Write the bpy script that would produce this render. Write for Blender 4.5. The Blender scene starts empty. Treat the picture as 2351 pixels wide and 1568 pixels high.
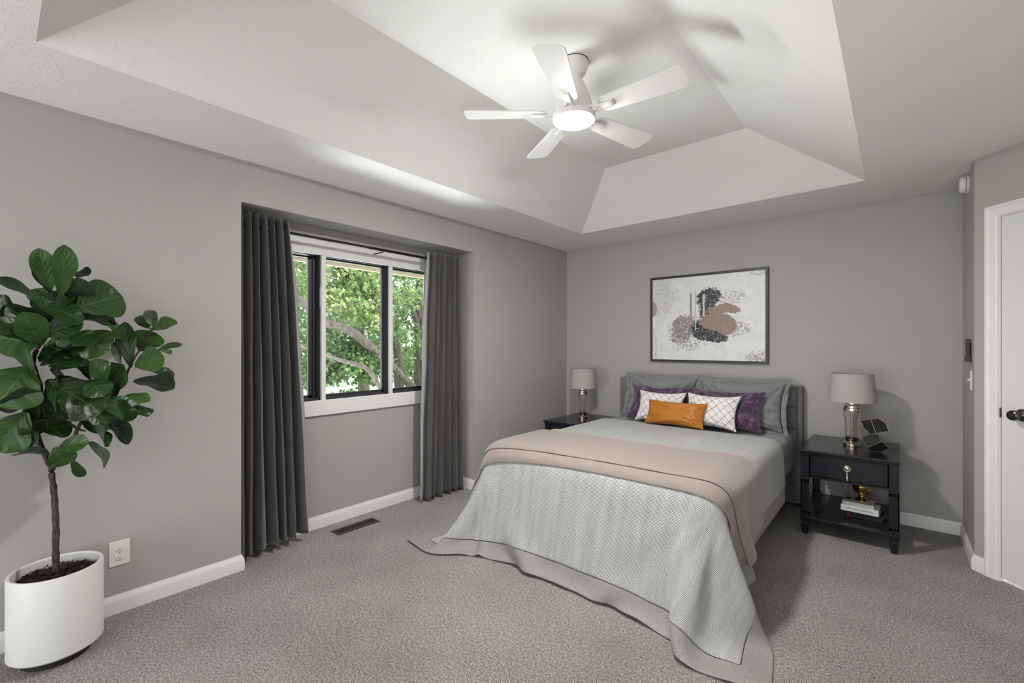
import bpy, bmesh, math, random
import numpy as np
from mathutils import Vector, Matrix, Euler, noise as mnoise

SC = bpy.context.scene
COL = SC.collection
PI = math.pi
random.seed(7)
rng = np.random.RandomState(11)

# ------------------------------------------------------------------ camera
CAM = Vector((2.9557, -4.4374, 1.3392))
cam_d = bpy.data.cameras.new('camera')
cam = bpy.data.objects.new('camera', cam_d)
COL.objects.link(cam)
cam.location = CAM
cam.rotation_euler = (math.radians(90), 0, math.radians(40.634))
cam_d.sensor_width = 36.0
cam_d.lens = 1027.48 / 2351 * 36.0
cam_d.shift_y = (791.17 - 784.0) / 2351
cam_d.clip_start = 0.02
cam_d.clip_end = 200
SC.camera = cam

# ------------------------------------------------------------------ world, sun, exposure
world = bpy.data.worlds.new('sky')
SC.world = world
world.use_nodes = True
bg = world.node_tree.nodes['Background']
bg.inputs[0].default_value = (0.93, 0.965, 1.0, 1)
bg.inputs[1].default_value = 4.2

sun_d = bpy.data.lights.new('sun', 'SUN')
sun_d.energy = 5.0
sun_d.angle = math.radians(0.6)
sun_d.color = (1.0, 0.95, 0.86)
sun = bpy.data.objects.new('sun', sun_d)
COL.objects.link(sun)
sun.rotation_euler = Vector((-0.62, -0.30, -0.72)).to_track_quat('-Z', 'Y').to_euler()


def portal(name, loc, direction, sx, sy):
    d = bpy.data.lights.new(name, 'AREA')
    d.shape = 'RECTANGLE'
    d.size, d.size_y = sx, sy
    d.cycles.is_portal = True
    o = bpy.data.objects.new(name, d)
    COL.objects.link(o)
    o.location = loc
    o.rotation_euler = Vector(direction).to_track_quat('-Z', 'Y').to_euler()


def area(name, loc, direction, sx, sy, watts, col=(1, 1, 1)):
    d = bpy.data.lights.new(name, 'AREA')
    d.shape = 'RECTANGLE'
    d.size, d.size_y = sx, sy
    d.energy = watts
    d.color = col
    o = bpy.data.objects.new(name, d)
    COL.objects.link(o)
    o.location = loc
    o.rotation_euler = Vector(direction).to_track_quat('-Z', 'Y').to_euler()


# added fill lights in the unseen rear of the room, aimed at the ceiling
area('rear_fill', (.9, -7.5, .55), (.36, .44, .82), 1.6, 1.6, 68, (1, .985, .97))
area('rear_fill_small', (3.75, -4.95, .35), (-.05, .42, .9), .7, .7, 14, (1, .985, .96))  # second added fill, lifts the flat ceiling on the right
# added area light below the sill, standing in for daylight off the ground
area('ground_bounce_fill', (-2.9, -2.5, -.55), (1.25, 0, .86), 3.0, 1.6, 680, (.97, 1, 1))
portal('portal_window', (-0.42, -2.55, 1.45), (1, 0, 0), 1.5, 1.06)
portal('portal_rear_opening', (1.9, -8.66, 1.32), (0, 1, 0), 3.4, 2.1)  # unseen opening in the rear wall, added to let sky light in
portal('portal_side_opening', (4.36, -6.9, 1.32), (-1, 0, 0), 1.4, 2.1)  # unseen side opening, likewise added for its daylight

SC.view_settings.view_transform = 'Standard'
SC.view_settings.look = 'None'
SC.view_settings.gamma = 1
SC.view_settings.use_curve_mapping = False
SC.view_settings.exposure = 0.04
SC.cycles.max_bounces = 12
SC.cycles.diffuse_bounces = 6
SC.cycles.transparent_max_bounces = 16
SC.cycles.use_denoising = True
SC.cycles.sample_clamp_indirect = 6


# ------------------------------------------------------------------ node helper
class NT:
    def __init__(self, name):
        self.m = bpy.data.materials.new(name)
        self.m.use_nodes = True
        self.t = self.m.node_tree
        self.b = self.t.nodes['Principled BSDF']
        self.out = self.t.nodes['Material Output']

    def n(self, typ, **kw):
        nd = self.t.nodes.new(typ)
        for k, v in kw.items():
            setattr(nd, k, v)
        return nd

    def l(self, a, b):
        if hasattr(a, 'is_output') or not isinstance(a, (int, float, tuple)):
            self.t.links.new(a, b)
        else:
            b.default_value = a

    def math(self, op, a, b=0.0, c=0.0):
        nd = self.n('ShaderNodeMath', operation=op)
        for i, x in enumerate((a, b, c)):
            self.l(x, nd.inputs[i])
        return nd.outputs[0]

    def coord(self, kind='Object', scale=(1, 1, 1), rot=(0, 0, 0)):
        tc = self.n('ShaderNodeTexCoord')
        mp = self.n('ShaderNodeMapping')
        mp.inputs['Scale'].default_value = scale
        mp.inputs['Rotation'].default_value = rot
        self.l(tc.outputs[kind], mp.inputs[0])
        return mp.outputs[0]

    def noise(self, vec, scale, detail=2, rough=.5, dist=0.0):
        nd = self.n('ShaderNodeTexNoise')
        self.l(vec, nd.inputs['Vector'])
        nd.inputs['Scale'].default_value = scale
        nd.inputs['Detail'].default_value = detail
        nd.inputs['Roughness'].default_value = rough
        nd.inputs['Distortion'].default_value = dist
        return nd.outputs[0]

    def ramp(self, fac, stops, interp='LINEAR'):
        nd = self.n('ShaderNodeValToRGB')
        nd.color_ramp.interpolation = interp
        els = nd.color_ramp.elements
        while len(els) < len(stops):
            els.new(0.5)
        for e, (p, c) in zip(els, stops):
            e.position = p
            e.color = tuple(c) + (1,) if len(c) == 3 else c
        self.l(fac, nd.inputs[0])
        return nd.outputs[0]

    def mix(self, fac, a, b):
        nd = self.n('ShaderNodeMix', data_type='RGBA')
        self.l(fac, nd.inputs[0])
        for x, s in ((a, nd.inputs[6]), (b, nd.inputs[7])):
            if isinstance(x, tuple):
                s.default_value = x if len(x) == 4 else x + (1,)
            else:
                self.l(x, s)
        return nd.outputs[2]

    def bump(self, h, strength=.3, dist=.01):
        nd = self.n('ShaderNodeBump')
        nd.inputs['Strength'].default_value = strength
        nd.inputs['Distance'].default_value = dist
        self.l(h, nd.inputs['Height'])
        self.l(nd.outputs[0], self.b.inputs['Normal'])
        return nd

    def base(self, c):
        if isinstance(c, tuple):
            self.b.inputs['Base Color'].default_value = c if len(c) == 4 else c + (1,)
        else:
            self.l(c, self.b.inputs['Base Color'])

    def set(self, **kw):
        for k, v in kw.items():
            self.b.inputs[k.replace('_', ' ')].default_value = v
        return self


def simple(name, col, rough=.6, metal=0.0, nscale=0, nstr=.0, var=.0, spec=.4):
    t = NT(name)
    t.set(Roughness=rough, Metallic=metal)
    t.b.inputs['Specular IOR Level'].default_value = spec
    v = t.coord('Object')
    if var:
        f = t.noise(v, max(nscale, 4) * .3, 3)
        lo = tuple(c * (1 - var) for c in col)
        hi = tuple(min(1, c * (1 + var)) for c in col)
        t.base(t.ramp(f, [(.3, lo), (.7, hi)]))
    else:
        t.base(col)
    if nscale:
        t.bump(t.noise(v, nscale, 3), nstr, .002)
    return t.m


M = {}
# walls, ceiling, floor
t = NT('wall_paint'); v = t.coord()
t.base(t.ramp(t.noise(v, 2.0, 2), [(.3, (.372, .360, .342)), (.7, (.387, .375, .356))]))
t.set(Roughness=.75); t.bump(t.noise(v, 160, 3, .6), .12, .002); M['wall'] = t.m
t = NT('ceiling_knockdown'); v = t.coord()
t.base((.82, .80, .78)); t.set(Roughness=.85)
f = t.ramp(t.noise(v, 30, 4, .6, 1.2), [(.44, (0, 0, 0)), (.56, (1, 1, 1))])
g = t.noise(v, 130, 3, .6)
t.bump(t.math('ADD', t.math('MULTIPLY', f, .38), g), .32, .004); M['ceiling'] = t.m
t = NT('carpet_pile'); v = t.coord()
a = t.math('ADD', t.math('MULTIPLY', t.noise(v, 190, 3, .7), .75), t.math('MULTIPLY', t.noise(v, 75, 3, .6), .25))
c = t.noise(v, 2.2, 4, .55)
col = t.ramp(a, [(.38, (.075, .068, .062)), (.5, (.27, .253, .236)), (.60, (.58, .555, .525))])
sh = t.ramp(c, [(.3, (.80, .79, .78)), (.7, (1.08, 1.08, 1.08))])
mm = t.n('ShaderNodeMix', data_type='RGBA', blend_type='MULTIPLY'); mm.inputs[0].default_value = 1
t.l(col, mm.inputs[6]); t.l(sh, mm.inputs[7]); t.base(mm.outputs[2])
t.set(Roughness=.95); t.b.inputs['Specular IOR Level'].default_value = .1
t.b.inputs['Sheen Weight'].default_value = .2
t.bump(t.math('ADD', a, t.math('MULTIPLY', c, 1.5)), .9, .010); M['carpet'] = t.m

M['trim'] = simple('white_trim_paint', (.74, .73, .715), .38, nscale=30, nstr=.03)
M['door'] = simple('door_paint', (.68, .67, .66), .45, nscale=60, nstr=.05)
M['white_plastic'] = simple('white_plastic', (.74, .73, .70), .35)
M['black_slot'] = simple('dark_slot', (.03, .03, .03), .6)
M['sash'] = simple('dark_window_sash', (.035, .035, .045), .4)
M['soffit'] = simple('soffit_board', (.42, .36, .29), .8, nscale=20, nstr=.1, var=.08)
M['fan_white'] = simple('fan_white_enamel', (.76, .74, .72), .4)
M['vent'] = simple('vent_bronze', (.06, .052, .048), .45, .4)
M['knob'] = simple('antique_pewter', (.09, .085, .085), .25, .9, var=.3, nscale=40, nstr=.1)
M['nickel'] = simple('brushed_champagne_metal', (.62, .52, .44), .22, 1.0)
M['brass'] = simple('aged_brass', (.50, .34, .13), .2, 1.0, nscale=20, nstr=.08, var=.25)
M['gold'] = simple('gold_edge', (.66, .52, .30), .35, .9)
M['cube'] = simple('charcoal_facet', (.022, .023, .022), .22)
M['ns'] = simple('navy_black_lacquer', (.012, .013, .0175), .2, nscale=50, nstr=.02)
M['frame'] = simple('dark_picture_frame', (.028, .028, .027), .4)
M['shade'] = simple('linen_lamp_shade', (.36, .345, .325), .9, nscale=300, nstr=.15)
M['pot'] = simple('matte_white_ceramic', (.68, .675, .66), .42, nscale=30, nstr=.02)
M['pot_base'] = simple('dark_plinth', (.03, .026, .024), .6)
M['black_metal'] = simple('black_bed_metal', (.012, .012, .013), .5)
M['rod'] = simple('black_curtain_rod', (.02, .018, .017), .35, .5)
M['ring'] = simple('grommet_steel', (.5, .5, .5), .3, 1.0)
M['book_white'] = simple('white_book_cloth', (.66, .655, .65), .5)
M['paper'] = simple('book_pages', (.30, .26, .22), .8, nscale=200, nstr=.2)
M['book_black'] = simple('black_book_cloth', (.012, .012, .012), .5)
M['ink'] = simple('grey_ink', (.10, .10, .10), .6)
M['remote'] = simple('dark_remote_plastic', (.035, .031, .030), .4)

t = NT('mulch'); v = t.coord()
t.base(t.ramp(t.noise(v, 45, 5, .7, 1.5), [(.3, (.02, .012, .008)), (.55, (.10, .060, .038)), (.75, (.24, .16, .11))]))
t.set(Roughness=.95); t.bump(t.noise(v, 50, 5, .8, 2), 1, .02); M['mulch'] = t.m

t = NT('bark_stem'); v = t.coord('Object', (1, 1, .35))
t.base(t.ramp(t.noise(v, 120, 4, .6), [(.35, (.018, .013, .010)), (.7, (.085, .062, .048))]))
t.set(Roughness=.85); t.bump(t.noise(v, 140, 4), .8, .004); M['bark'] = t.m

# fabrics
def fabric(name, lo, hi, su, sv, bstr=.5, rough=.9, sheen=.1, kind='UV', big=None):
    t = NT(name)
    v = t.coord(kind, (su, sv, 1))
    f = t.noise(v, 1.0, 3, .6)
    v2 = t.coord(kind, (sv * .8, su * .8, 1))
    g = t.noise(v2, 1.0, 2, .5)
    s = t.math('ADD', t.math('MULTIPLY', f, .6), t.math('MULTIPLY', g, .4))
    col = t.ramp(s, [(.40, lo), (.60, hi)])
    if big:
        v3 = t.coord(kind, (big[0], big[1], 1))
        h = t.ramp(t.noise(v3, 1.0, 2), [(.3, (big[2],) * 3), (.7, (1.06,) * 3)])
        mm = t.n('ShaderNodeMix', data_type='RGBA', blend_type='MULTIPLY'); mm.inputs[0].default_value = 1
        t.l(col, mm.inputs[6]); t.l(h, mm.inputs[7]); col = mm.outputs[2]
    t.base(col)
    t.set(Roughness=rough); t.b.inputs['Specular IOR Level'].default_value = .2
    t.b.inputs['Sheen Weight'].default_value = sheen
    t.bump(s, bstr, .004)
    return t.m


t = NT('grey_basket_weave'); tc = t.n('ShaderNodeTexCoord'); sp = t.n('ShaderNodeSeparateXYZ')
t.l(tc.outputs['UV'], sp.inputs[0]); U, Vv = sp.outputs[0], sp.outputs[1]
wob = t.noise(t.coord('UV', (30, 30, 1)), 1, 2)
vr = t.math('ADD', t.math('MULTIPLY', Vv, 1 / .0066), t.math('MULTIPLY', wob, .9))
row = t.math('FLOOR', vr)
hv = t.math('SINE', t.math('MULTIPLY', t.math('FRACT', vr), PI))
hu = t.math('ABSOLUTE', t.math('SINE', t.math('ADD', t.math('MULTIPLY', U, PI / .0078), t.math('MULTIPLY', row, PI / 2))))
nf = t.noise(t.coord('UV', (170, 420, 1)), 1, 2)
hh = t.math('ADD', t.math('MULTIPLY', hv, t.math('ADD', .45, t.math('MULTIPLY', hu, .55))), t.math('MULTIPLY', nf, .5))
col = t.ramp(hh, [(.20, (.075, .078, .078)), (.58, (.32, .325, .322)), (.98, (.60, .605, .595))])
stk = t.ramp(t.noise(t.coord('UV', (26, 2.2, 1)), 1, 3), [(.3, (.88, .88, .88)), (.7, (1.08, 1.08, 1.08))])
mm = t.n('ShaderNodeMix', data_type='RGBA', blend_type='MULTIPLY'); mm.inputs[0].default_value = 1
t.l(col, mm.inputs[6]); t.l(stk, mm.inputs[7]); t.base(mm.outputs[2])
t.set(Roughness=.9); t.b.inputs['Specular IOR Level'].default_value = .2; t.b.inputs['Sheen Weight'].default_value = .15
t.bump(hh, .7, .004); M['weave'] = t.m
M['border'] = fabric('pale_linen_border', (.22, .208, .200), (.30, .284, .273), 60, 260, .25, .6)
M['throw'] = fabric('taupe_fleece', (.225, .190, .171), (.29, .248, .225), 160, 160, .6, sheen=.3)
M['throw_pale'] = fabric('pale_fleece', (.34, .32, .305), (.39, .37, .355), 160, 160, .3)
M['sheet'] = fabric('grey_sheet', (.25, .26, .26), (.30, .31, .31), 120, 120, .1, .7, kind='Object')
M['curtain'] = fabric('charcoal_curtain', (.066, .062, .060), (.105, .099, .096), 500, 90, .25, .8, .35)
M['lining'] = fabric('curtain_lining', (.30, .30, .31), (.36, .36, .37), 300, 300, .1)
M['headboard'] = fabric('taupe_grey_upholstery', (.125, .12, .115), (.21, .20, .195), 160, 420, .4, kind='Object')
M['sham'] = fabric('slate_cotton', (.16, .17, .168), (.21, .225, .222), 200, 200, .15, .75, .15)
M['leather'] = fabric('cognac_leather', (.37, .135, .022), (.42, .16, .028), 90, 90, .06, .33, 0)

t = NT('plum_velvet'); v = t.coord('UV', (14, 5, 1)); w = t.coord('UV', (90, 40, 1))
f = t.math('ADD', t.math('MULTIPLY', t.noise(v, 1, 4, .65), .6), t.math('MULTIPLY', t.noise(w, 1, 3, .6), .4))
t.base(t.ramp(f, [(.42, (.018, .006, .022)), (.53, (.060, .022, .066)), (.66, (.27, .16, .27))]))
t.set(Roughness=.8); t.b.inputs['Sheen Weight'].default_value = .5; t.bump(f, .4, .004); M['plum'] = t.m

t = NT('white_crossed_lines'); tc = t.n('ShaderNodeTexCoord'); sp = t.n('ShaderNodeSeparateXYZ')
t.l(tc.outputs['UV'], sp.inputs[0]); U, Vv = sp.outputs[0], sp.outputs[1]
def fam(sgn, cen):
    du = t.math('SUBTRACT', U, cen)
    q = t.math('MULTIPLY', t.math('MULTIPLY', du, du), -1.6)
    e = t.math('ADD', t.math('ADD', t.math('MULTIPLY', Vv, 4.2 + sgn * .6), t.math('MULTIPLY', U, 6.0 if sgn > 0 else -3.4)), q)
    fr = t.math('FRACT', e)
    return t.math('LESS_THAN', t.math('ABSOLUTE', t.math('SUBTRACT', fr, .5)), .028)
ln = t.math('MAXIMUM', fam(1, 1.0), t.math('MULTIPLY', fam(-1, 0.0), 1))
t.base(t.mix(ln, (.70, .66, .65), (.02, .02, .022))); t.set(Roughness=.8); M['lines'] = t.m

# fiddle leaf
t = NT('fig_leaf'); tc = t.n('ShaderNodeTexCoord'); sp = t.n('ShaderNodeSeparateXYZ')
t.l(tc.outputs['UV'], sp.inputs[0]); U, Vv = sp.outputs[0], sp.outputs[1]
au = t.math('ABSOLUTE', U)
mid = t.math('LESS_THAN', au, .022)
nz = t.noise(tc.outputs['UV'], 3.0, 2)
e = t.math('ADD', t.math('MULTIPLY', t.math('SUBTRACT', Vv, t.math('MULTIPLY', au, .38)), 6.0), t.math('MULTIPLY', nz, .25))
ve = t.math('ABSOLUTE', t.math('SUBTRACT', t.math('FRACT', e), .5))
side = t.math('MULTIPLY', t.math('LESS_THAN', ve, .045), t.math('LESS_THAN', au, .9))
vein = t.math('MAXIMUM', mid, t.math('MULTIPLY', side, .5))
ob = t.coord('Object')
f = t.noise(ob, 9, 3)
geo = t.n('ShaderNodeNewGeometry')
oi = t.n('ShaderNodeObjectInfo')
g1 = t.ramp(t.math('ADD', t.math('MULTIPLY', f, .55), t.math('MULTIPLY', oi.outputs['Random'], .45)),
            [(.25, (.009, .028, .006)), (.55, (.020, .056, .010)), (.85, (.048, .115, .018))])
front = t.mix(t.math('MULTIPLY', vein, .6), g1, (.09, .18, .045))
back = t.mix(t.math('MULTIPLY', vein, .4), (.030, .055, .028), (.07, .10, .05))
t.base(t.mix(geo.outputs['Backfacing'], front, back))
t.set(Roughness=.36); t.b.inputs['Specular IOR Level'].default_value = .4
t.bump(t.math('ADD', t.math('MULTIPLY', ve, 1.0), t.math('MULTIPLY', f, .6)), .25, .006)
M['leaf'] = t.m

# tree leaf: translucent
t = NT('tree_leaf'); ob = t.coord('Object')
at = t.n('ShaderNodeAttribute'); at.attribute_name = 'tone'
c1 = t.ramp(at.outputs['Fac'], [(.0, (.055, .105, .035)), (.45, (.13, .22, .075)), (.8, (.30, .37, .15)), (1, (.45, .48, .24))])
t.base(c1); t.set(Roughness=.5)
tr = t.n('ShaderNodeBsdfTranslucent'); t.l(c1, tr.inputs[0])
mx = t.n('ShaderNodeMixShader'); mx.inputs[0].default_value = .4
t.l(t.b.outputs[0], mx.inputs[1]); t.l(tr.outputs[0], mx.inputs[2]); t.l(mx.outputs[0], t.out.inputs[0])
M['tree_leaf'] = t.m
t = NT('tree_bark'); v = t.coord('Object', (1, 1, .3))
t.base(t.ramp(t.noise(v, 18, 5, .65), [(.3, (.035, .027, .024)), (.7, (.13, .105, .09))]))
t.set(Roughness=.9); t.bump(t.noise(v, 30, 4), .9, .03); M['tree_bark'] = t.m
M['grass'] = simple('lawn', (.16, .26, .07), .95, nscale=3, nstr=.3, var=.3)
t = NT('house_siding'); v = t.coord('Object')
wv = t.n('ShaderNodeTexWave', bands_direction='Z'); wv.inputs['Scale'].default_value = 1.6; t.l(v, wv.inputs[0])
t.base(t.ramp(wv.outputs[1], [(.0, (.42, .41, .39)), (.15, (.70, .69, .66))])); M['siding'] = t.m
M['drive'] = simple('pale_concrete', (.55, .54, .52), .9, nscale=4, nstr=.1, var=.05)

# glass: thin pane
t = NT('window_glass')
tb = t.n('ShaderNodeBsdfTransparent'); tb.inputs[0].default_value = (.93, .96, .95, 1)
gl = t.n('ShaderNodeBsdfGlossy'); gl.inputs['Roughness'].default_value = .02
fr = t.n('ShaderNodeFresnel'); fr.inputs[0].default_value = 1.45
mx = t.n('ShaderNodeMixShader')
t.l(fr.outputs[0], mx.inputs[0]); t.l(tb.outputs[0], mx.inputs[1]); t.l(gl.outputs[0], mx.inputs[2])
t.l(mx.outputs[0], t.out.inputs[0]); M['glass'] = t.m
t = NT('lamp_glass'); t.set(Roughness=.03); t.base((.93, .92, .90))
t.b.inputs['Transmission Weight'].default_value = 1.0; t.b.inputs['IOR'].default_value = 1.3
M['lamp_glass'] = t.m
t = NT('fan_diffuser_glow'); t.base((.9, .88, .85))
t.b.inputs['Emission Color'].default_value = (1, .97, .94, 1); t.b.inputs['Emission Strength'].default_value = 520
M['glow'] = t.m

# artwork
t = NT('abstract_painting'); tc = t.n('ShaderNodeTexCoord'); uv = tc.outputs['UV']
mp = t.n('ShaderNodeMapping'); mp.inputs['Scale'].default_value = (1.27, 1, 1); t.l(uv, mp.inputs[0]); P_ = mp.outputs[0]
sp = t.n('ShaderNodeSeparateXYZ'); t.l(uv, sp.inputs[0]); U, Vv = sp.outputs[0], sp.outputs[1]
n1 = t.noise(P_, 9, 5, .65, .6); n2 = t.noise(P_, 45, 4, .7, 1.0); n3 = t.noise(P_, 26, 3, .6)
n4 = t.math('ADD', t.math('MULTIPLY', t.noise(P_, 16, 5, .7, 1.5), .65), t.math('MULTIPLY', n2, .35))
def ell(cx, cy, rx, ry, amp, nn, th=1.0, rot=0):
    nn = n4; amp = amp * 2.6
    du = t.math('SUBTRACT', U, cx); dv = t.math('SUBTRACT', Vv, cy)
    c_, s_ = math.cos(rot), math.sin(rot)
    a_ = t.math('DIVIDE', t.math('ADD', t.math('MULTIPLY', du, c_), t.math('MULTIPLY', dv, s_)), rx)
    b_ = t.math('DIVIDE', t.math('SUBTRACT', t.math('MULTIPLY', dv, c_), t.math('MULTIPLY', du, s_)), ry)
    r_ = t.math('ADD', t.math('MULTIPLY', a_, a_), t.math('MULTIPLY', b_, b_))
    r_ = t.math('ADD', r_, t.math('MULTIPLY', t.math('SUBTRACT', nn, .5), amp))
    return t.math('LESS_THAN', r_, th)
def gt(nn, th):
    return t.math('GREATER_THAN', nn, th)
def mul(a, b):
    return t.math('MULTIPLY', a, b)
white = t.ramp(n1, [(.3, (.62, .62, .61)), (.6, (.72, .72, .71))])
col = white
# grey cloudy patches in the corners
cl = mul(ell(.02, .80, .22, .28, 2.2, n1), gt(n2, .47)); col = t.mix(mul(cl, .6), col, (.42, .41, .41))
cl = ell(-.01, .63, .055, .10, 1.0, n1); col = t.mix(cl, col, (.33, .29, .24))
cl = mul(ell(.0, .15, .05, .25, 2, n1), gt(n2, .5)); col = t.mix(mul(cl, .6), col, (.35, .34, .34))
cl = mul(ell(1.0, .02, .16, .10, 2.0, n1), gt(n2, .49)); col = t.mix(cl, col, (.30, .28, .24))
cl = mul(ell(.97, .98, .12, .04, 2.0, n1), gt(n2, .52)); col = t.mix(cl, col, (.4, .39, .39))
# speckled halo
cl = mul(ell(.36, .33, .22, .22, 1.5, n1), gt(n2, .55)); col = t.mix(cl, col, (.10, .10, .10))
cl = mul(ell(.72, .72, .13, .08, 1.2, n1), gt(n2, .57)); col = t.mix(cl, col, (.05, .05, .05))
cl = mul(ell(.72, .36, .17, .09, 1.2, n1), gt(n3, .47)); col = t.mix(cl, col, (.40, .40, .37))
# mauve grey patch
cl = mul(ell(.31, .40, .11, .14, 1.6, n1), gt(n2, .42)); col = t.mix(cl, col, (.22, .19, .18))
cl = mul(ell(.27, .28, .09, .09, 1.6, n1), gt(n2, .47)); col = t.mix(cl, col, (.20, .18, .175))
# black masses
for e_ in ((.535, .735, .10, .12, 1.6, -.5), (.52, .60, .075, .16, 1.2, 0), (.50, .36, .13, .12, 1.4, -.2), (.58, .27, .12, .06, 1.6, -.15), (.62, .33, .08, .07, 1.0, .2)):
    cl = mul(ell(e_[0], e_[1], e_[2], e_[3], e_[4], n1, 1.0, e_[5]), gt(n2, .40)); col = t.mix(cl, col, (.012, .012, .014))
# vertical drips
for x_, y0, y1, w_, cc in ((.375, .45, .80, .010, .25), (.415, .35, .82, .005, .45), (.49, .50, .78, .009, .55), (.455, .5, .68, .006, .4)):
    m_ = mul(t.math('LESS_THAN', t.math('ABSOLUTE', t.math('SUBTRACT', U, t.math('ADD', x_ - .01, mul(n1, .02)))), w_),
             mul(gt(Vv, y0), t.math('LESS_THAN', Vv, y1)))
    col = t.mix(m_, col, (cc, cc * .97, cc * .95))
# brown slabs
br = t.ramp(n2, [(.35, (.20, .14, .11)), (.65, (.32, .235, .19))])
for e_ in ((.60, .45, .15, .10, .8, -.05), (.68, .41, .09, .12, 1.0, 0), (.60, .58, .08, .055, 1.2, 0), (.71, .60, .10, .05, 1.2, -.4)):
    cl = ell(e_[0], e_[1], e_[2], e_[3], e_[4], n1, 1.0, e_[5]); col = t.mix(cl, col, br)
t.base(col); t.set(Roughness=.35); t.bump(t.math('ADD', n1, n2), .25, .004); M['art'] = t.m

t = NT('dotted_pages'); v = t.coord('Object', (160, 160, 160))
vo = t.n('ShaderNodeTexVoronoi'); vo.inputs['Scale'].default_value = 1.0; t.l(v, vo.inputs['Vector'])
d_ = t.math('LESS_THAN', vo.outputs['Distance'], .35)
t.base(t.mix(d_, (.03, .008, .012), t.mix(gt(t.noise(v, .3, 1), .5), (.35, .02, .03), (.35, .33, .30))))
M['dots'] = t.m


# ------------------------------------------------------------------ geometry helpers
def tag(o, label=None, cat=None, group=None, kind=None):
    if label: o['label'] = label
    if cat: o['category'] = cat
    if group: o['group'] = group
    if kind: o['kind'] = kind
    return o


def empty(name, loc, rz=0, label=None, cat=None, group=None):
    o = bpy.data.objects.new(name, None)
    COL.objects.link(o)
    o.empty_display_size = .1
    o.location = loc
    o.rotation_euler = (0, 0, rz)
    return tag(o, label, cat, group)


def obj(name, me, mat, parent=None, smooth=False, angle=None):
    if isinstance(me, bmesh.types.BMesh):
        m = bpy.data.meshes.new(name)
        me.normal_update()
        me.to_mesh(m)
        me.free()
    else:
        m = me
    for x in (mat if isinstance(mat, (list, tuple)) else [mat]):
        m.materials.append(x)
    if smooth:
        for p in m.polygons:
            p.use_smooth = True
    if angle is not None:
        for p in m.polygons:
            p.use_smooth = True
        m.set_sharp_from_angle(angle=math.radians(angle))
    o = bpy.data.objects.new(name, m)
    COL.objects.link(o)
    if parent:
        o.parent = parent
    return o


def box(bm, x0, x1, y0, y1, z0, z1, bev=0.0, seg=2, mtx=None):
    b = bmesh.new()
    bmesh.ops.create_cube(b, size=1)
    for v in b.verts:
        v.co = Vector((x0 + (v.co.x + .5) * (x1 - x0), y0 + (v.co.y + .5) * (y1 - y0), z0 + (v.co.z + .5) * (z1 - z0)))
    if bev:
        bmesh.ops.bevel(b, geom=list(b.edges), offset=bev, segments=seg, profile=.5, affect='EDGES')
    if mtx is not None:
        b.transform(mtx)
    m = bpy.data.meshes.new('tmp')
    b.to_mesh(m)
    b.free()
    bm.from_mesh(m)
    bpy.data.meshes.remove(m)
    return bm


def B(*args, **kw):
    return box(bmesh.new(), *args, **kw)


def lathe(prof, seg=48, center=(0, 0, 0), caps=True, lobes=None):
    bm = bmesh.new()
    rings = []
    for r, z in prof:
        ring = []
        for i in range(seg):
            a = 2 * PI * i / seg
            rr = r
            if lobes:
                rr = r * (1 - lobes[1] * abs(math.sin(a * lobes[0] / 2)) ** lobes[2]) if lobes else r
            ring.append(bm.verts.new((center[0] + rr * math.cos(a), center[1] + rr * math.sin(a), center[2] + z)))
        rings.append(ring)
    for k in range(len(rings) - 1):
        for i in range(seg):
            j = (i + 1) % seg
            bm.faces.new((rings[k][i], rings[k][j], rings[k + 1][j], rings[k + 1][i]))
    if caps:
        bm.faces.new(list(reversed(rings[0])))
        bm.faces.new(rings[-1])
    bmesh.ops.remove_doubles(bm, verts=bm.verts, dist=1e-5)
    bmesh.ops.recalc_face_normals(bm, faces=bm.faces)
    return bm


def tube(pts, radii, seg=10, bm=None, cap=True):
    bm = bm or bmesh.new()
    pts = [Vector(p) for p in pts]
    if not hasattr(radii, '__len__'):
        radii = [radii] * len(pts)
    rings = []
    up = Vector((.13, .21, .97))
    for i, p in enumerate(pts):
        d = (pts[min(i + 1, len(pts) - 1)] - pts[max(i - 1, 0)]).normalized()
        u = up if abs(d.dot(up)) < .97 else Vector((1, 0, 0))
        x = d.cross(u).normalized()
        y = d.cross(x).normalized()
        rings.append([bm.verts.new(p + (x * math.cos(2 * PI * k / seg) + y * math.sin(2 * PI * k / seg)) * radii[i]) for k in range(seg)])
    for a, b in zip(rings, rings[1:]):
        for k in range(seg):
            j = (k + 1) % seg
            bm.faces.new((a[k], a[j], b[j], b[k]))
    if cap:
        bm.faces.new(rings[0])
        bm.faces.new(list(reversed(rings[-1])))
    bmesh.ops.recalc_face_normals(bm, faces=bm.faces)
    return bm


def smooth_path(pts, n=4, jitter=0.0):
    pts = [Vector(p) for p in pts]
    out = []
    for i in range(len(pts) - 1):
        p0 = pts[max(i - 1, 0)]; p1 = pts[i]; p2 = pts[i + 1]; p3 = pts[min(i + 2, len(pts) - 1)]
        for k in range(n):
            s = k / n
            q = .5 * ((2 * p1) + (p2 - p0) * s + (2 * p0 - 5 * p1 + 4 * p2 - p3) * s * s + (3 * p1 - p0 - 3 * p2 + p3) * s ** 3)
            if jitter:
                q = q + Vector([random.uniform(-jitter, jitter) for _ in range(3)])
            out.append(q)
    out.append(pts[-1])
    return out


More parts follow.
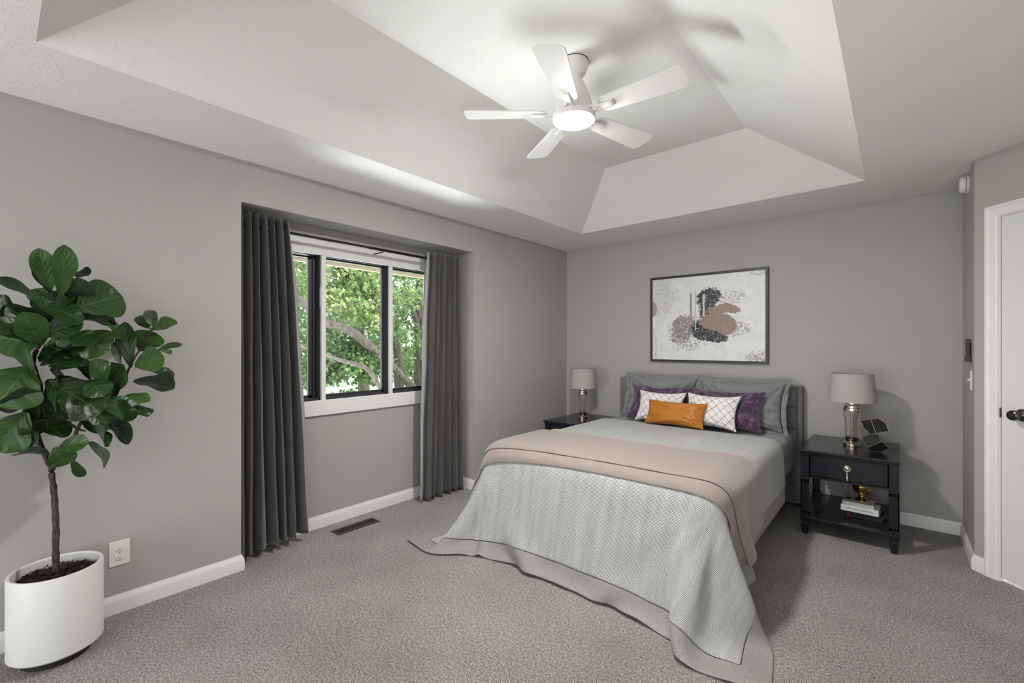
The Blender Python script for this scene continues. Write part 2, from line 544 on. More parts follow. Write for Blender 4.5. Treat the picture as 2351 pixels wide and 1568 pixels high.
def grid_mesh(name, X, uv=None, keep=None):
    """X: (nu,nv,3) array -> quad mesh with UV map"""
    nu, nv = X.shape[:2]
    me = bpy.data.meshes.new(name)
    idx = np.arange(nu * nv).reshape(nu, nv)
    f = np.stack([idx[:-1, :-1], idx[1:, :-1], idx[1:, 1:], idx[:-1, 1:]], -1).reshape(-1, 4)
    me.from_pydata(X.reshape(-1, 3).tolist(), [], f.tolist())
    if uv is not None:
        l = me.uv_layers.new(name='UVMap')
        l.data.foreach_set('uv', uv.reshape(-1, 2)[f.reshape(-1)].astype(np.float32).ravel())
    me.update()
    return me


def mod(o, typ, **kw):
    m = o.modifiers.new(typ.lower(), typ)
    for k, v in kw.items():
        setattr(m, k, v)
    return m


def copy_tree(o, parent=None):
    c = o.copy()
    COL.objects.link(c)
    c.parent = parent
    for ch in list(o.children):
        copy_tree(ch, c)
    return c


# ------------------------------------------------------------------ room shell
H = 2.44
WX = 3.31                       # stub wall plane
DG = Vector((WX, -.62, 0))      # start of the diagonal wall
dd = Vector((1, -1, 0)).normalized()
nn_ = Vector((-1, -1, 0)).normalized()   # room-facing normal of diagonal wall
DL = 1.30
DE = DG + dd * DL
RX, RY = DE.x, -8.6

tag(obj('floor', B(-.40, RX + .15, RY - .15, .15, -.12, 0), M['carpet']), kind='structure')

bm = bmesh.new()
BY0, BY1, BZ, BD = -3.466, -1.533, 2.19, -.25
WY0, WY1, WZ0, WZ1 = -3.30, -1.80, .93, 1.995
box(bm, -.40, 0, RY - .15, BY0, 0, H)
box(bm, -.40, 0, BY1, .15, 0, H)
box(bm, -.40, 0, BY0, BY1, BZ, H)
box(bm, -.40, BD, BY0, BY1, 0, WZ0)
box(bm, -.40, BD, BY0, BY1, WZ1, BZ)
box(bm, -.40, BD, BY0, WY0, WZ0, WZ1)
box(bm, -.40, BD, WY1, BY1, WZ0, WZ1)
tag(obj('wall_left', bm, M['wall']), kind='structure')
tag(obj('wall_back', B(0, WX + .15, 0, .15, 0, H), M['wall']), kind='structure')
tag(obj('wall_right', B(WX, WX + .15, -.62, 0, 0, H), M['wall']), kind='structure')

RM = Matrix.Translation(DG) @ Matrix.Rotation(math.radians(-45), 4, 'Z')   # local x along wall, -y into room
DS0, DW, DH = .136, .81, 2.062
bm = bmesh.new()
box(bm, 0, DS0 - .012, 0, .12, 0, H, mtx=RM)
box(bm, DS0 + DW + .012, DL + .06, 0, .12, 0, H, mtx=RM)
box(bm, DS0 - .012, DS0 + DW + .012, 0, .12, DH + .012, H, mtx=RM)
tag(obj('wall_diagonal', bm, M['wall']), kind='structure')
bm = bmesh.new()
SWY0, SWY1 = -7.6, -6.2
box(bm, RX, RX + .12, SWY1, DE.y + .06, 0, H)
box(bm, RX, RX + .12, RY, SWY0, 0, H)
box(bm, RX, RX + .12, SWY0, SWY1, 0, .27)
box(bm, RX, RX + .12, SWY0, SWY1, 2.37, H)
tag(obj('wall_side', bm, M['wall']), kind='structure')
bm = bmesh.new()
box(bm, 0, .2, RY - .15, RY, 0, H)
box(bm, 3.6, RX + .12, RY - .15, RY, 0, H)
box(bm, .2, 3.6, RY - .15, RY, 0, .27)
box(bm, .2, 3.6, RY - .15, RY, 2.37, H)
tag(obj('wall_rear', bm, M['wall']), kind='structure')

# ceiling with tray
TL = [(.58, -.61), (2.80, -.61), (2.80, -4.33), (.58, -4.33)]
TU = [(1.13, -1.12), (2.185, -1.12), (2.185, -3.81), (1.13, -3.81)]
HU = 2.80
bm = bmesh.new()
OUT = [(-.40, .15), (RX + .15, .15), (RX + .15, RY - .15), (-.40, RY - .15)]
vo_ = [bm.verts.new((x, y, H)) for x, y in OUT]
vl = [bm.verts.new((x, y, H)) for x, y in TL]
vu = [bm.verts.new((x, y, HU)) for x, y in TU]
for i in range(4):
    j = (i + 1) % 4
    bm.faces.new((vo_[i], vo_[j], vl[j], vl[i]))
    bm.faces.new((vl[i], vl[j], vu[j], vu[i]))
bm.faces.new(vu)
bmesh.ops.recalc_face_normals(bm, faces=bm.faces)
if bm.faces[0].normal.z > 0:
    bmesh.ops.reverse_faces(bm, faces=bm.faces)
o = tag(obj('ceiling', bm, M['ceiling']), kind='structure')
mod(o, 'SOLIDIFY', thickness=.10, offset=-1)

# baseboards: profile in (out, z)
BP = [(0, 0), (.014, 0), (.014, .060), (.011, .072), (.006, .080), (.004, .090), (0, .090)]


def baseboard(bm, p0, p1, n, e0=0, e1=0):
    p0, p1, n = Vector(p0), Vector(p1), Vector(n)
    d = (p1 - p0).normalized()
    A, Bv = [], []
    for o_, z in BP:
        A.append(bm.verts.new(p0 - d * e0 * o_ + n * o_ + Vector((0, 0, z))))
        Bv.append(bm.verts.new(p1 + d * e1 * o_ + n * o_ + Vector((0, 0, z))))
    k = len(BP)
    for i in range(k):
        j = (i + 1) % k
        bm.faces.new((A[i], A[j], Bv[j], Bv[i]))
    bm.faces.new(A); bm.faces.new(list(reversed(Bv)))
    bmesh.ops.recalc_face_normals(bm, faces=bm.faces)


bm = bmesh.new()
baseboard(bm, (0, RY, 0), (0, BY0, 0), (1, 0, 0), 0, 1)
baseboard(bm, (0, BY0, 0), (BD, BY0, 0), (0, 1, 0), 1, -1)
baseboard(bm, (BD, BY0, 0), (BD, BY1, 0), (1, 0, 0), -1, -1)
baseboard(bm, (BD, BY1, 0), (0, BY1, 0), (0, -1, 0), -1, 1)
baseboard(bm, (0, BY1, 0), (0, 0, 0), (1, 0, 0), 1, -1)
tag(obj('baseboard_left', bm, M['trim'], angle=30), kind='structure')
bm = bmesh.new(); baseboard(bm, (0, 0, 0), (WX, 0, 0), (0, -1, 0), -1, -1)
tag(obj('baseboard_back', bm, M['trim'], angle=30), kind='structure')
bm = bmesh.new(); baseboard(bm, (WX, 0, 0), (WX, -.62, 0), (-1, 0, 0), -1, .41)
tag(obj('baseboard_right', bm, M['trim'], angle=30), kind='structure')
bm = bmesh.new(); baseboard(bm, DG, DG + dd * .062, nn_, .41, 0)
baseboard(bm, DG + dd * (DS0 + DW + .07), DE, nn_, 0, 0)
tag(obj('baseboard_diagonal', bm, M['trim'], angle=30), kind='structure')

# ---- door in the diagonal wall
door = empty('door_1', (0, 0, 0)); tag(door, kind='structure'); door.matrix_world = RM
bm = bmesh.new()
CP = [(0, 0), (0, .018), (.012, .020), (.022, .014), (.050, .012), (.060, .009), (.065, 0)]   # casing profile (across, out)
def casing(bm, a, b, across):
    """a,b: inner edge ends (x,z); across: outward unit (x,z)"""
    va, vb = [], []
    for s_, o_ in CP:
        s_ = .065 - s_
        for L, p, sg in ((va, a, a[2]), (vb, b, b[2])):
            px = p[0] + across[0] * s_ + sg[0] * s_
            pz = p[1] + across[1] * s_ + sg[1] * s_
            L.append(bm.verts.new((px, -o_, pz)))
    k = len(CP)
    for i in range(k):
        j = (i + 1) % k
        bm.faces.new((va[i], va[j], vb[j], vb[i]))
    bm.faces.new(va); bm.faces.new(vb)
xi, xo, zt = DS0 - .005, DS0 + DW + .005, DH + .005
casing(bm, (xi, 0, (0, 0)), (xi, zt, (0, 1)), (-1, 0))
casing(bm, (xo, 0, (0, 0)), (xo, zt, (0, 1)), (1, 0))
casing(bm, (xi, zt, (-1, 0)), (xo, zt, (1, 0)), (0, 1))
box(bm, xi - .008, DS0 - .002, 0, .12, 0, zt); box(bm, DS0 + DW + .002, xo + .008, 0, .12, 0, zt)
box(bm, xi, xo, 0, .12, DH + .002, DH + .012)
bmesh.ops.recalc_face_normals(bm, faces=bm.faces)
obj('door_casing', bm, M['trim'], door)
leaf_o = obj('door_leaf', B(DS0 + .001, DS0 + DW - .001, .002, .037, .018, DH, bev=.0015), M['door'], door)
kx, kz = DS0 + .105 - .03, .955
KM = Matrix.Translation((kx + .025, 0, kz)) @ Matrix.Rotation(PI / 2, 4, 'X')   # lathe z -> -y
kb = lathe([(.0, -.004), (.034, -.004), (.034, .003), (.030, .009), (.018, .014), (.012, .020), (.012, .032), (.020, .036),
            (.0275, .044), (.029, .055), (.026, .064), (.019, .068), (.018, .066), (.013, .066), (.012, .069), (.006, .070), (.0, .070)], 40, caps=False)
kb.transform(KM)
obj('door_knob', kb, M['knob'], leaf_o, angle=40)
obj('latch_plate', B(DS0 - .003, DS0 + .0012, -.006, .012, kz - .028, kz + .028, bev=.001), M['knob'], leaf_o)

# ---- window in the bay
win = empty('window_1', (0, 0, 0)); tag(win, kind='structure')
bm = bmesh.new()
F0, F1 = BD, BD + .015
# head casing with steps
box(bm, BD, BD + .020, WY0 - .06, WY1 + .06, 2.055, 2.10)
box(bm, BD, BD + .012, WY0 - .06, WY1 + .06, 2.035, 2.055)
box(bm, BD, BD + .017, WY0 - .06, WY1 + .06, 1.993, 2.035)
box(bm, BD, BD + .017, WY0 - .06, WY0, .93, 1.993)
box(bm, BD, BD + .017, WY1, WY1 + .06, .93, 1.993)
obj('window_frame', bm, M['trim'], win)
bm = bmesh.new()
box(bm, BD, BD + .022, WY0 - .06, WY1 + .06, .822, .915, bev=.003)
box(bm, BD, BD + .017, WY0 - .06, WY1 + .06, .915, .932, bev=.003)
obj('window_sill', bm, M['trim'], win)
MU = [(-2.857, -2.825), (-2.276, -2.246)]
for a, b in MU:
    obj('mullion', B(-.33, BD + .012, a, b, WZ0, WZ1, bev=.002), M['trim'], win)
bays = [(WY0, MU[0][0], -.335, .05), (MU[0][1], MU[1][0], -.31, .028), (MU[1][1], WY1, -.32, .028)]
for k, (a, b, gx, jw) in enumerate(bays):
    bm = bmesh.new()
    # deep dark liner and sash rails
    for sy, sgn in ((a, 1), (b, -1)):
        jw_ = jw if sgn < 0 else .008
        y0_, y1_ = sorted((sy, sy + sgn * .008)); box(bm, -.36, -.262, y0_, y1_, WZ0, WZ1)
        y0_, y1_ = sorted((sy + sgn * .008, sy + sgn * (.008 + jw_ * .45))); box(bm, gx - .022, gx + .022, y0_, y1_, WZ0 + .01, WZ1 - .01)
        y0_, y1_ = sorted((sy + sgn * .008, sy + sgn * (.008 + jw_))); box(bm, gx - .012, gx + .010, y0_, y1_, WZ0 + .01, WZ1 - .01)
    for z0_, z1_ in ((WZ0, WZ0 + .016), (WZ1 - .006, WZ1)):
        box(bm, -.35, -.262, a, b, z0_, z1_)
    for z0_, z1_ in ((WZ0 + .016, WZ0 + .036), (WZ1 - .016, WZ1 - .006)):
        box(bm, gx - .012, gx + .010, a + .008, b - .008, z0_, z1_)
    sa = obj('window_sash', bm, M['sash'], win)
    bm = B(gx - .002, gx + .002, a + .01, b - .01, WZ0 + .02, WZ1 - .02)
    obj('pane', bm, M['glass'], sa)
bm = B(-.262, -.244, -2.861, -2.857, 1.62, 1.76, bev=.001)
obj('window_latch', bm, M['trim'], win)

# eave seen through the top of the window
bm = bmesh.new()
box(bm, -.98, -.40, -8, 1.5, 2.10, 2.14); box(bm, -1.00, -.97, -8, 1.5, 2.065, 2.25)
tag(obj('trim_eave', bm, M['soffit']), kind='structure')

# ------------------------------------------------------------------ curtains and rod
def curtain(name, y0t, y1t, y0b, y1b, zt, zb, folds, phase, label, hem_skew=0.0, amp=.055, seed=1):
    ns, nz = folds * 22 + 1, 60
    r = random.Random(seed)
    wob = [r.uniform(-.18, .18) for _ in range(folds * 2 + 2)]
    X = np.zeros((ns, nz, 3)); UV = np.zeros((ns, nz, 2))
    for i in range(ns):
        s = i / (ns - 1)
        q = s * folds * 2
        w = wob[int(q)] * (1 - q % 1) + wob[int(q) + 1] * (q % 1)
        ph = (s * folds) * 2 * PI + phase + w
        for k in range(nz):
            t_ = k / (nz - 1)          # 0 top
            sb = s + (.05 * math.sin(s * 9 + seed)) * t_ * (1 - s) * s * 4
            y = (y0t + (y1t - y0t) * s) * (1 - t_ ** .8) + (y0b + (y1b - y0b) * sb ** 1.15) * t_ ** .8
            a = amp * (1 - .18 * t_) * (1 + .12 * math.sin(3 * ph * .5 + seed))
            sn = math.sin(ph + .25 * t_ * math.sin(seed + 5 * s))
            x = -.105 + a * (abs(sn) ** .62) * (1 if sn > 0 else -1)
            y += .006 * math.sin(2 * ph) * (1 + t_)
            z = zt + (zb - zt) * t_
            z += (.006 * sn if k == 0 else 0) + hem_skew * s * t_
            X[i, k] = (x + .004 * math.sin(z * 7 + s * 15), y, z)
            UV[i, k] = (s * 2.0, z)
    me = grid_mesh('curtain_panel', X, UV)
    o = obj('curtain_panel', me, M['curtain'], None, smooth=True)
    mod(o, 'SOLIDIFY', thickness=.004, offset=0)
    root = empty(name, (0, 0, 0), 0, label, 'curtain', 'charcoal grommet curtains in the window bay')
    o.parent = root
    return root, X


cl_, XL = curtain('curtain', -3.448, -3.180, -3.440, -3.05, 2.150, .035, 6, .9,
                  'charcoal grey floor-length curtain on the left side of the window, beside the plant', .030, .062, 3)
cr_, XR = curtain('curtain', -1.985, -1.660, -2.045, -1.60, 2.128, .012, 6, 2.6,
                  'charcoal grey floor-length curtain on the right side of the window, nearest the bed', 0, .058, 8)
# pale lining strips showing behind the inner edges
for root, X, e, sg in ((cl_, XL, -1, 1), (cr_, XR, 0, -1)):
    a = X[e].copy(); a[:, 0] -= .012
    b = a.copy(); tt = np.linspace(0, 1, len(b)); b[:, 1] += sg * (.012 + .016 * np.sin(tt * PI)); b[:, 0] -= .010
    me = grid_mesh('lining', np.stack([a, b], 0), np.zeros((2, len(a), 2)))
    o = obj('lining', me, M['lining'], root, smooth=True); mod(o, 'SOLIDIFY', thickness=.003)
    tag(o, 'pale grey curtain lining edge')
rz_ = 2.082
for root, y0, y1, sg_ in ((cl_, -3.43, -3.185, 0), (cr_, -1.975, -1.68, 1)):
    for k in range(6):
        y = y0 + (y1 - y0) * k / 5
        g = bmesh.new()
        R_, r_ = (.021, .003) if (sg_ and k == 0) else (.0125, .002)
        rings = []
        for i in range(24):
            a = 2 * PI * i / 24
            rings.append([g.verts.new((-.105 + math.cos(a) * (R_ + r_ * math.cos(b_)), y + r_ * math.sin(b_) + .35 * math.cos(a) * R_ * (1 if k % 2 else -1), rz_ + math.sin(a) * (R_ + r_ * math.cos(b_)))) for b_ in [2 * PI * j / 8 for j in range(8)]])
        for i in range(24):
            for j in range(8):
                g.faces.new((rings[i][j], rings[(i + 1) % 24][j], rings[(i + 1) % 24][(j + 1) % 8], rings[i][(j + 1) % 8]))
        bmesh.ops.recalc_face_normals(g, faces=g.faces)
        obj('grommet', g, M['ring'], root, smooth=True)

rod = empty('curtain_rod', (-.105, -2.55, rz_), 0, 'thin black curtain rod across the window bay holding both curtains', 'curtain rod')
obj('rod', tube([(0, -.895, 0), (0, .80, 0), (0, .875, 0)], .0085, 16), M['rod'], rod, smooth=True)
obj('rod_sleeve', tube([(0, .0, 0), (0, .86, 0)], .0105, 16), M['rod'], rod, angle=40)
for s_, y in ((1, .88), (-1, -.899)):
    f = lathe([(0, -.014), (.008, -.014), (.014, -.008), (.016, 0), (.014, .008), (.008, .014), (0, .014)], 20, caps=False)
    f.transform(Matrix.Translation((0, y, 0)) @ Matrix.Rotation(PI / 2, 4, 'X'))
    obj('finial', f, M['rod'], rod, smooth=True)
for y in (-.85, .12, .845):
    b_ = bmesh.new()
    box(b_, -.145, -.004, y - .004, y + .004, -.020, -.013); box(b_, -.145, -.141, y - .009, y + .009, -.03, .015)
    tube([(0, y, -.018), (.011, y, -.012), (.013, y, 0), (.011, y, .008)], .003, 8, b_)
    obj('bracket', b_, M['rod'], rod)

# ------------------------------------------------------------------ floor vent, outlet
vent = empty('floor_vent', (-.062, -2.685, 0), 0, 'long dark bronze register vent set in the carpet below the window', 'floor vent')
bm = bmesh.new()
box(bm, -.052, -.030, -.165, .165, 0, .007, bev=.002); box(bm, .030, .052, -.165, .165, 0, .007, bev=.002)
box(bm, -.030, .030, -.165, -.148, 0, .007, bev=.002); box(bm, -.030, .030, .148, .165, 0, .007, bev=.002)
obj('vent_frame', bm, M['vent'], vent)
bm = B(-.030, .030, -.148, .148, 0, .0012); obj('duct_opening', bm, M['black_slot'], vent)
for k in range(16):
    y = -.140 + k * .0187
    b_ = B(-.030, .030, -.0014, .0014, 0, .0055); b_.transform(Matrix.Translation((0, y, 0)))
    obj('louver', b_, M['vent'], vent)
obj('lever', B(-.012, -.006, -.128, -.118, .004, .012, bev=.001), M['ring'], vent)

out = empty('wall_outlet', (0, -4.016, .296), 0, 'white double electrical outlet low on the wall beside the white planter', 'outlet')
obj('cover_plate', B(0, .006, -.040, .040, -.061, .061, bev=.002), M['white_plastic'], out)
for sz in (-.021, .021):
    r = lathe([(0, 0), (.0155, 0), (.0165, .001), (.0165, .0025), (.0155, .003), (0, .003)], 32, caps=False)
    r.transform(Matrix.Translation((.006, 0, sz)) @ Matrix.Rotation(PI / 2, 4, 'Y') @ Matrix.Diagonal((.82, 1, 1, 1)))
    rc = obj('receptacle', r, M['white_plastic'], out, angle=30)
    s_ = bmesh.new()
    box(s_, .0088, .0094, -.0072, -.0055, sz + .001, sz + .009); box(s_, .0088, .0094, .0055, .0072, sz + .0015, sz + .008)
    tube([(.0088, 0, sz - .007), (.0094, 0, sz - .007)], .0026, 10, s_)
    obj('socket_slots', s_, M['black_slot'], rc)
obj('screw', tube([(.006, 0, 0), (.0072, 0, 0)], .003, 12), M['ring'], out)

# ------------------------------------------------------------------ wall fittings on the stub wall
sm = empty('smoke_detector', (WX, -.335, 2.372), 0, 'white round alarm fixed high on the wall by the ceiling corner', 'alarm')
b_ = lathe([(0, 0), (.058, 0), (.060, .004), (.060, .012), (0, .012)], 40, caps=False); b_.transform(Matrix.Rotation(-PI / 2, 4, 'Y')); obj('base_plate', b_, M['white_plastic'], sm, angle=35)
b_ = lathe([(0, .015), (.050, .015), (.052, .018), (.052, .030), (.048, .040), (.040, .044), (0, .044)], 40, caps=False); b_.transform(Matrix.Rotation(-PI / 2, 4, 'Y')); obj('sensor_cap', b_, M['white_plastic'], sm, angle=35)
obj('gasket', (lambda q: (q.transform(Matrix.Rotation(-PI / 2, 4, 'Y')), q)[1])(lathe([(0, .011), (.046, .011), (.046, .016), (0, .016)], 32, caps=False)), M['black_slot'], sm)

rm = empty('fan_remote', (WX, -.475, 1.30), 0, 'dark handheld remote in its wall cradle above the light switch', 'remote')
bm = B(-.024, -.006, -.020, .020, -.055, .075, bev=.004); obj('remote_body', bm, M['remote'], rm)
for k in range(5):
    obj('button', B(-.0265, -.0235, -.012, .012, -.004 + k * .015, .004 + k * .015, bev=.001), M['remote'], rm)
bm = B(-.028, 0, -.026, .026, -.068, -.030, bev=.004); box(bm, -.004, 0, -.024, .024, -.03, .05); obj('cradle', bm, M['remote'], rm)

sw = empty('light_switch', (WX, -.49, 1.118), 0, 'white toggle light switch on the narrow wall beside the door', 'light switch')
obj('cover_plate', B(-.006, 0, -.036, .036, -.060, .060, bev=.002), M['white_plastic'], sw)
b_ = B(-.020, -.004, -.004, .004, -.005, .005, bev=.0015); b_.transform(Matrix.Rotation(math.radians(18), 4, 'Y')); obj('toggle', b_, M['white_plastic'], sw)

# ------------------------------------------------------------------ ceiling fan
FX, FY = 1.690, -2.470
fan = empty('ceiling_fan', (FX, FY, HU), 0, 'white five-blade ceiling fan with a lit round light in the ceiling recess', 'ceiling fan')
obj('canopy', lathe([(0, 0), (.072, 0), (.074, -.006), (.072, -.030), (.060, -.060), (.040, -.078), (.034, -.085), (0, -.085)], 56, caps=False), M['fan_white'], fan, angle=35)
obj('canopy_gap', lathe([(0, .001), (.0755, .001), (.0755, -.003), (0, -.003)], 56, caps=False), M['black_slot'], fan, angle=35)
obj('motor_housing', lathe([(0, -.078), (.036, -.078), (.044, -.095), (.060, -.130), (.078, -.170), (.088, -.205), (.093, -.228), (.094, -.262), (.088, -.270), (0, -.270)], 64, caps=False), M['fan_white'], fan, angle=35)
obj('light_ring', lathe([(0, -.274), (.100, -.274), (.108, -.277), (.110, -.282), (.110, -.298), (.106, -.303), (.100, -.303), (.100, -.296), (0, -.296)], 64, caps=False), M['fan_white'], fan, angle=35)
obj('light_diffuser', lathe([(0, -.298), (.0995, -.298), (.0995, -.306), (.080, -.312), (.04, -.316), (0, -.317)], 64, caps=False), M['glow'], fan, smooth=True)
for sgn in (1, -1):
    b_ = tube([(.066 * sgn, -.01, -.150), (.074 * sgn, -.012, -.150)], .005, 10); obj('housing_screw', b_, M['fan_white'], fan)


def blade_mesh():
    b = bmesh.new()
    r0, r1 = .140, .565
    rows = []
    N = 28
    for i in range(N + 1):
        s = i / N
        x = r0 + (r1 - r0) * s
        w = .052 + .020 * s
        de = min(s, 1 - s) * (r1 - r0)
        rc_ = .035 if s > .5 else .045
        if de < rc_:
            w -= (rc_ - math.sqrt(max(rc_ ** 2 - (rc_ - de) ** 2, 0))) * (.75 if s > .5 else .85)
        rows.append((x, w))
    top, bot = [], []
    for x, w in rows:
        top.append([b.verts.new((x, -w + 2 * w * k / 6, .003)) for k in range(7)])
        bot.append([b.verts.new((x, -w + 2 * w * k / 6, -.003)) for k in range(7)])
    for a in range(N):
        for k in range(6):
            b.faces.new((top[a][k], top[a + 1][k], top[a + 1][k + 1], top[a][k + 1]))
            b.faces.new((bot[a][k], bot[a][k + 1], bot[a + 1][k + 1], bot[a + 1][k]))
        for k in (0, 6):
            b.faces.new((top[a][k], bot[a][k], bot[a + 1][k], top[a + 1][k]))
    for a in (0, N):
        for k in range(6):
            b.faces.new((top[a][k], bot[a][k], bot[a][k + 1], top[a][k + 1]))
    bmesh.ops.recalc_face_normals(b, faces=b.faces)
    return b


def iron_mesh():
    b = bmesh.new()
    for sgn in (1, -1):
        tube([(.080, .030 * sgn, -.004), (.105, .024 * sgn, -.004), (.128, .014 * sgn, -.006), (.150, .010 * sgn, -.008)], [.0065, .0065, .007, .008], 8, b)
    box(b, .140, .215, -.019, .019, -.013, -.004, bev=.003)
    box(b, .205, .222, -.019, .019, -.007, -.002, bev=.002)
    return b


b0 = obj('fan_blade', blade_mesh(), M['fan_white'], fan, angle=40)
i0 = obj('blade_iron', iron_mesh(), M['fan_white'], b0, angle=40)
FAN_A = 220.0
for k in range(5):
    b_ = b0 if k == 0 else b0.copy()
    if k:
        COL.objects.link(b_); b_.parent = fan
        c = i0.copy(); COL.objects.link(c); c.parent = b_
    b_.rotation_mode = 'XYZ'
    b_.matrix_local = Matrix.Translation((0, 0, -.268)) @ Matrix.Rotation(math.radians(FAN_A + 72 * k), 4, 'Z') @ Matrix.Rotation(math.radians(-11), 4, 'X')

# ------------------------------------------------------------------ picture
pic = empty('framed_art', (1.577, 0, 1.594), 0, 'abstract black and taupe painting in a dark frame above the bed', 'picture')
PW, PH, PT, PF = 1.070, .85, .032, .022
bm = bmesh.new()
box(bm, -PW / 2, PW / 2, -PT, -.002, PH / 2 - PF, PH / 2, bev=.0015); box(bm, -PW / 2, PW / 2, -PT, -.002, -PH / 2, -PH / 2 + PF, bev=.0015)
box(bm, -PW / 2, -PW / 2 + PF, -PT, -.002, -PH / 2 + PF, PH / 2 - PF, bev=.0015); box(bm, PW / 2 - PF, PW / 2, -PT, -.002, -PH / 2 + PF, PH / 2 - PF, bev=.0015)
obj('frame', bm, M['frame'], pic)
X = np.array([[[-PW / 2 + PF, -PT + .010, -PH / 2 + PF], [-PW / 2 + PF, -PT + .010, PH / 2 - PF]], [[PW / 2 - PF, -PT + .010, -PH / 2 + PF], [PW / 2 - PF, -PT + .010, PH / 2 - PF]]])
o = obj('canvas', grid_mesh('canvas', X, np.array([[[0, 0], [0, 1]], [[1, 0], [1, 1]]], float)), M['art'], pic)
mod(o, 'SOLIDIFY', thickness=.016, offset=-1)

# ------------------------------------------------------------------ nightstands
def nightstand(name, loc, label, zs=1.0):
    """origin at floor, back centre; front toward -y"""
    W, D, T = .530, .66, .602
    r = empty(name, loc, 0, label, 'nightstand', 'navy-black nightstands either side of the bed')
    r.scale = (1, 1, zs)
    top = bmesh.new()
    box(top, -W / 2 - .006, W / 2 + .006, -D - .03, 0, T - .020, T, bev=.005, seg=3)
    box(top, -W / 2 + .004, W / 2 - .004, -D - .020, 0, T - .032, T - .020, bev=.003)
    obj('tabletop', top, M['ns'], r)
    # upper case (apron) sides and back
    z0, z1 = .402, T - .032
    cs = bmesh.new()
    box(cs, -W / 2 + .012, -W / 2 + .028, -D + .05, -.05, z0, z1); box(cs, W / 2 - .028, W / 2 - .012, -D + .05, -.05, z0, z1)
    box(cs, -W / 2 + .05, W / 2 - .05, -.028, -.012, z0, z1); box(cs, -W / 2 + .02, W / 2 - .02, -D + .03, -.02, z0, z0 + .012)
    box(cs, -W / 2 + .05, W / 2 - .05, -D + .006, -D + .03, z0, z0 + .014)
    obj('case', cs, M['ns'], r)
    dr = obj('drawer', B(-W / 2 + .056, W / 2 - .056, -D, -D + .02, z0 + .018, z1 - .004, bev=.002), M['ns'], r)
    fr_ = bmesh.new()
    a, b_, c, d = -W / 2 + .070, W / 2 - .070, z0 + .030, z1 - .016
    for q in ((a, b_, c, c + .004), (a, b_, d - .004, d), (a, a + .004, c, d), (b_ - .004, b_, c, d)):
        box(fr_, q[0], q[1], -D - .0035, -D + .001, q[2], q[3], bev=.001)
    obj('drawer_molding', fr_, M['ns'], dr)
    ro = lathe([(0, 0), (.021, 0), (.021, .003), (.017, .005), (.015, .0045), (.011, .008), (.006, .010), (0, .011)], 32, caps=False)
    ro.transform(Matrix.Translation((0, -D, .502)) @ Matrix.Rotation(PI / 2, 4, 'X'))
    hd = obj('drawer_pull', ro, M['nickel'], dr, angle=40)
    pe = lathe([(0, 0), (.007, 0), (.0085, -.006), (.006, -.02), (.004, -.045), (.003, -.062), (.0, -.064)][::-1], 20, caps=False)
    pe.transform(Matrix.Translation((0, -D - .014, .420 + .003)) @ Matrix.Scale(-1, 4, (0, 0, 1)))
    obj('pendant', pe, M['nickel'], hd, smooth=True)
    # corner posts with flutes
    for sx in (-1, 1):
        for fy in (0, 1):
            x0 = -W / 2 if sx < 0 else W / 2 - .050
            y0 = -D - .004 if fy else -.054
            p = bmesh.new()
            # upper block
            box(p, x0, x0 + .05, y0, y0 + .05, z0 - .006, z1, bev=.002)
            box(p, x0 - .002, x0 + .052, y0 - .002, y0 + .052, z0 - .016, z0 - .006, bev=.002)
            box(p, x0 - .002, x0 + .052, y0 - .002, y0 + .052, .128, .146, bev=.002)
            # fluted shaft: core plus ribs leaving three grooves
            box(p, x0 + .004, x0 + .046, y0 + .004, y0 + .046, .146, z0 - .016)
            for face in range(2):
                for k in range(4):
                    o_ = x0 + (.001 if k == 0 else .0)
                    a0 = x0 + [0, .0145, .0265, .040][k]; a1 = x0 + [.010, .0195, .0315, .050][k] if k not in (1, 2) else x0 + [.0, .0215, .0335, 0][k]
                    if face == 0:
                        box(p, a0, a1, y0, y0 + .006, .146, z0 - .016)
                    else:
                        xs = x0 + .044 if sx > 0 else x0
                        box(p, xs, xs + .006, y0 + a0 - x0, y0 + a1 - x0, .146, z0 - .016)
            box(p, x0, x0 + .05, y0, y0 + .006, .146, .165); box(p, x0, x0 + .05, y0, y0 + .006, z0 - .036, z0 - .016)
            obj('post', p, M['ns'], r)
            # foot
            fcx, fcy = x0 + .025, y0 + .025
            f = bmesh.new()
            secs = [(.026, .098), (.026, .088), (.017, .084), (.017, .078), (.024, .074), (.024, .066), (.015, .0)]
            rings = [[f.verts.new((fcx + s_ * a_, fcy + s_ * b2, z)) for a_, b2 in ((-1, -1), (1, -1), (1, 1), (-1, 1))] for s_, z in secs]
            for ra, rb in zip(rings, rings[1:]):
                for k in range(4):
                    f.faces.new((ra[k], ra[(k + 1) % 4], rb[(k + 1) % 4], rb[k]))
            f.faces.new(rings[0]); f.faces.new(rings[-1])
            bmesh.ops.recalc_face_normals(f, faces=f.faces)
            bmesh.ops.bevel(f, geom=list(f.edges), offset=.0015, segments=1, affect='EDGES')
            obj('foot', f, M['ns'], r)
    sh = bmesh.new()
    box(sh, -W / 2 - .006, W / 2 + .006, -D - .010, -.002, .110, .128, bev=.004)
    box(sh, -W / 2 + .004, W / 2 - .004, -D, -.01, .098, .110, bev=.002)
    obj('shelf', sh, M['ns'], r)
    return r


NSR = nightstand('nightstand', (2.706, -.022, 0), 'navy-black open-shelf nightstand right of the bed with books on its shelf')
NSL = nightstand('nightstand', (.452, -.022, 0), 'navy-black nightstand left of the bed, half hidden by the bedding', .925)


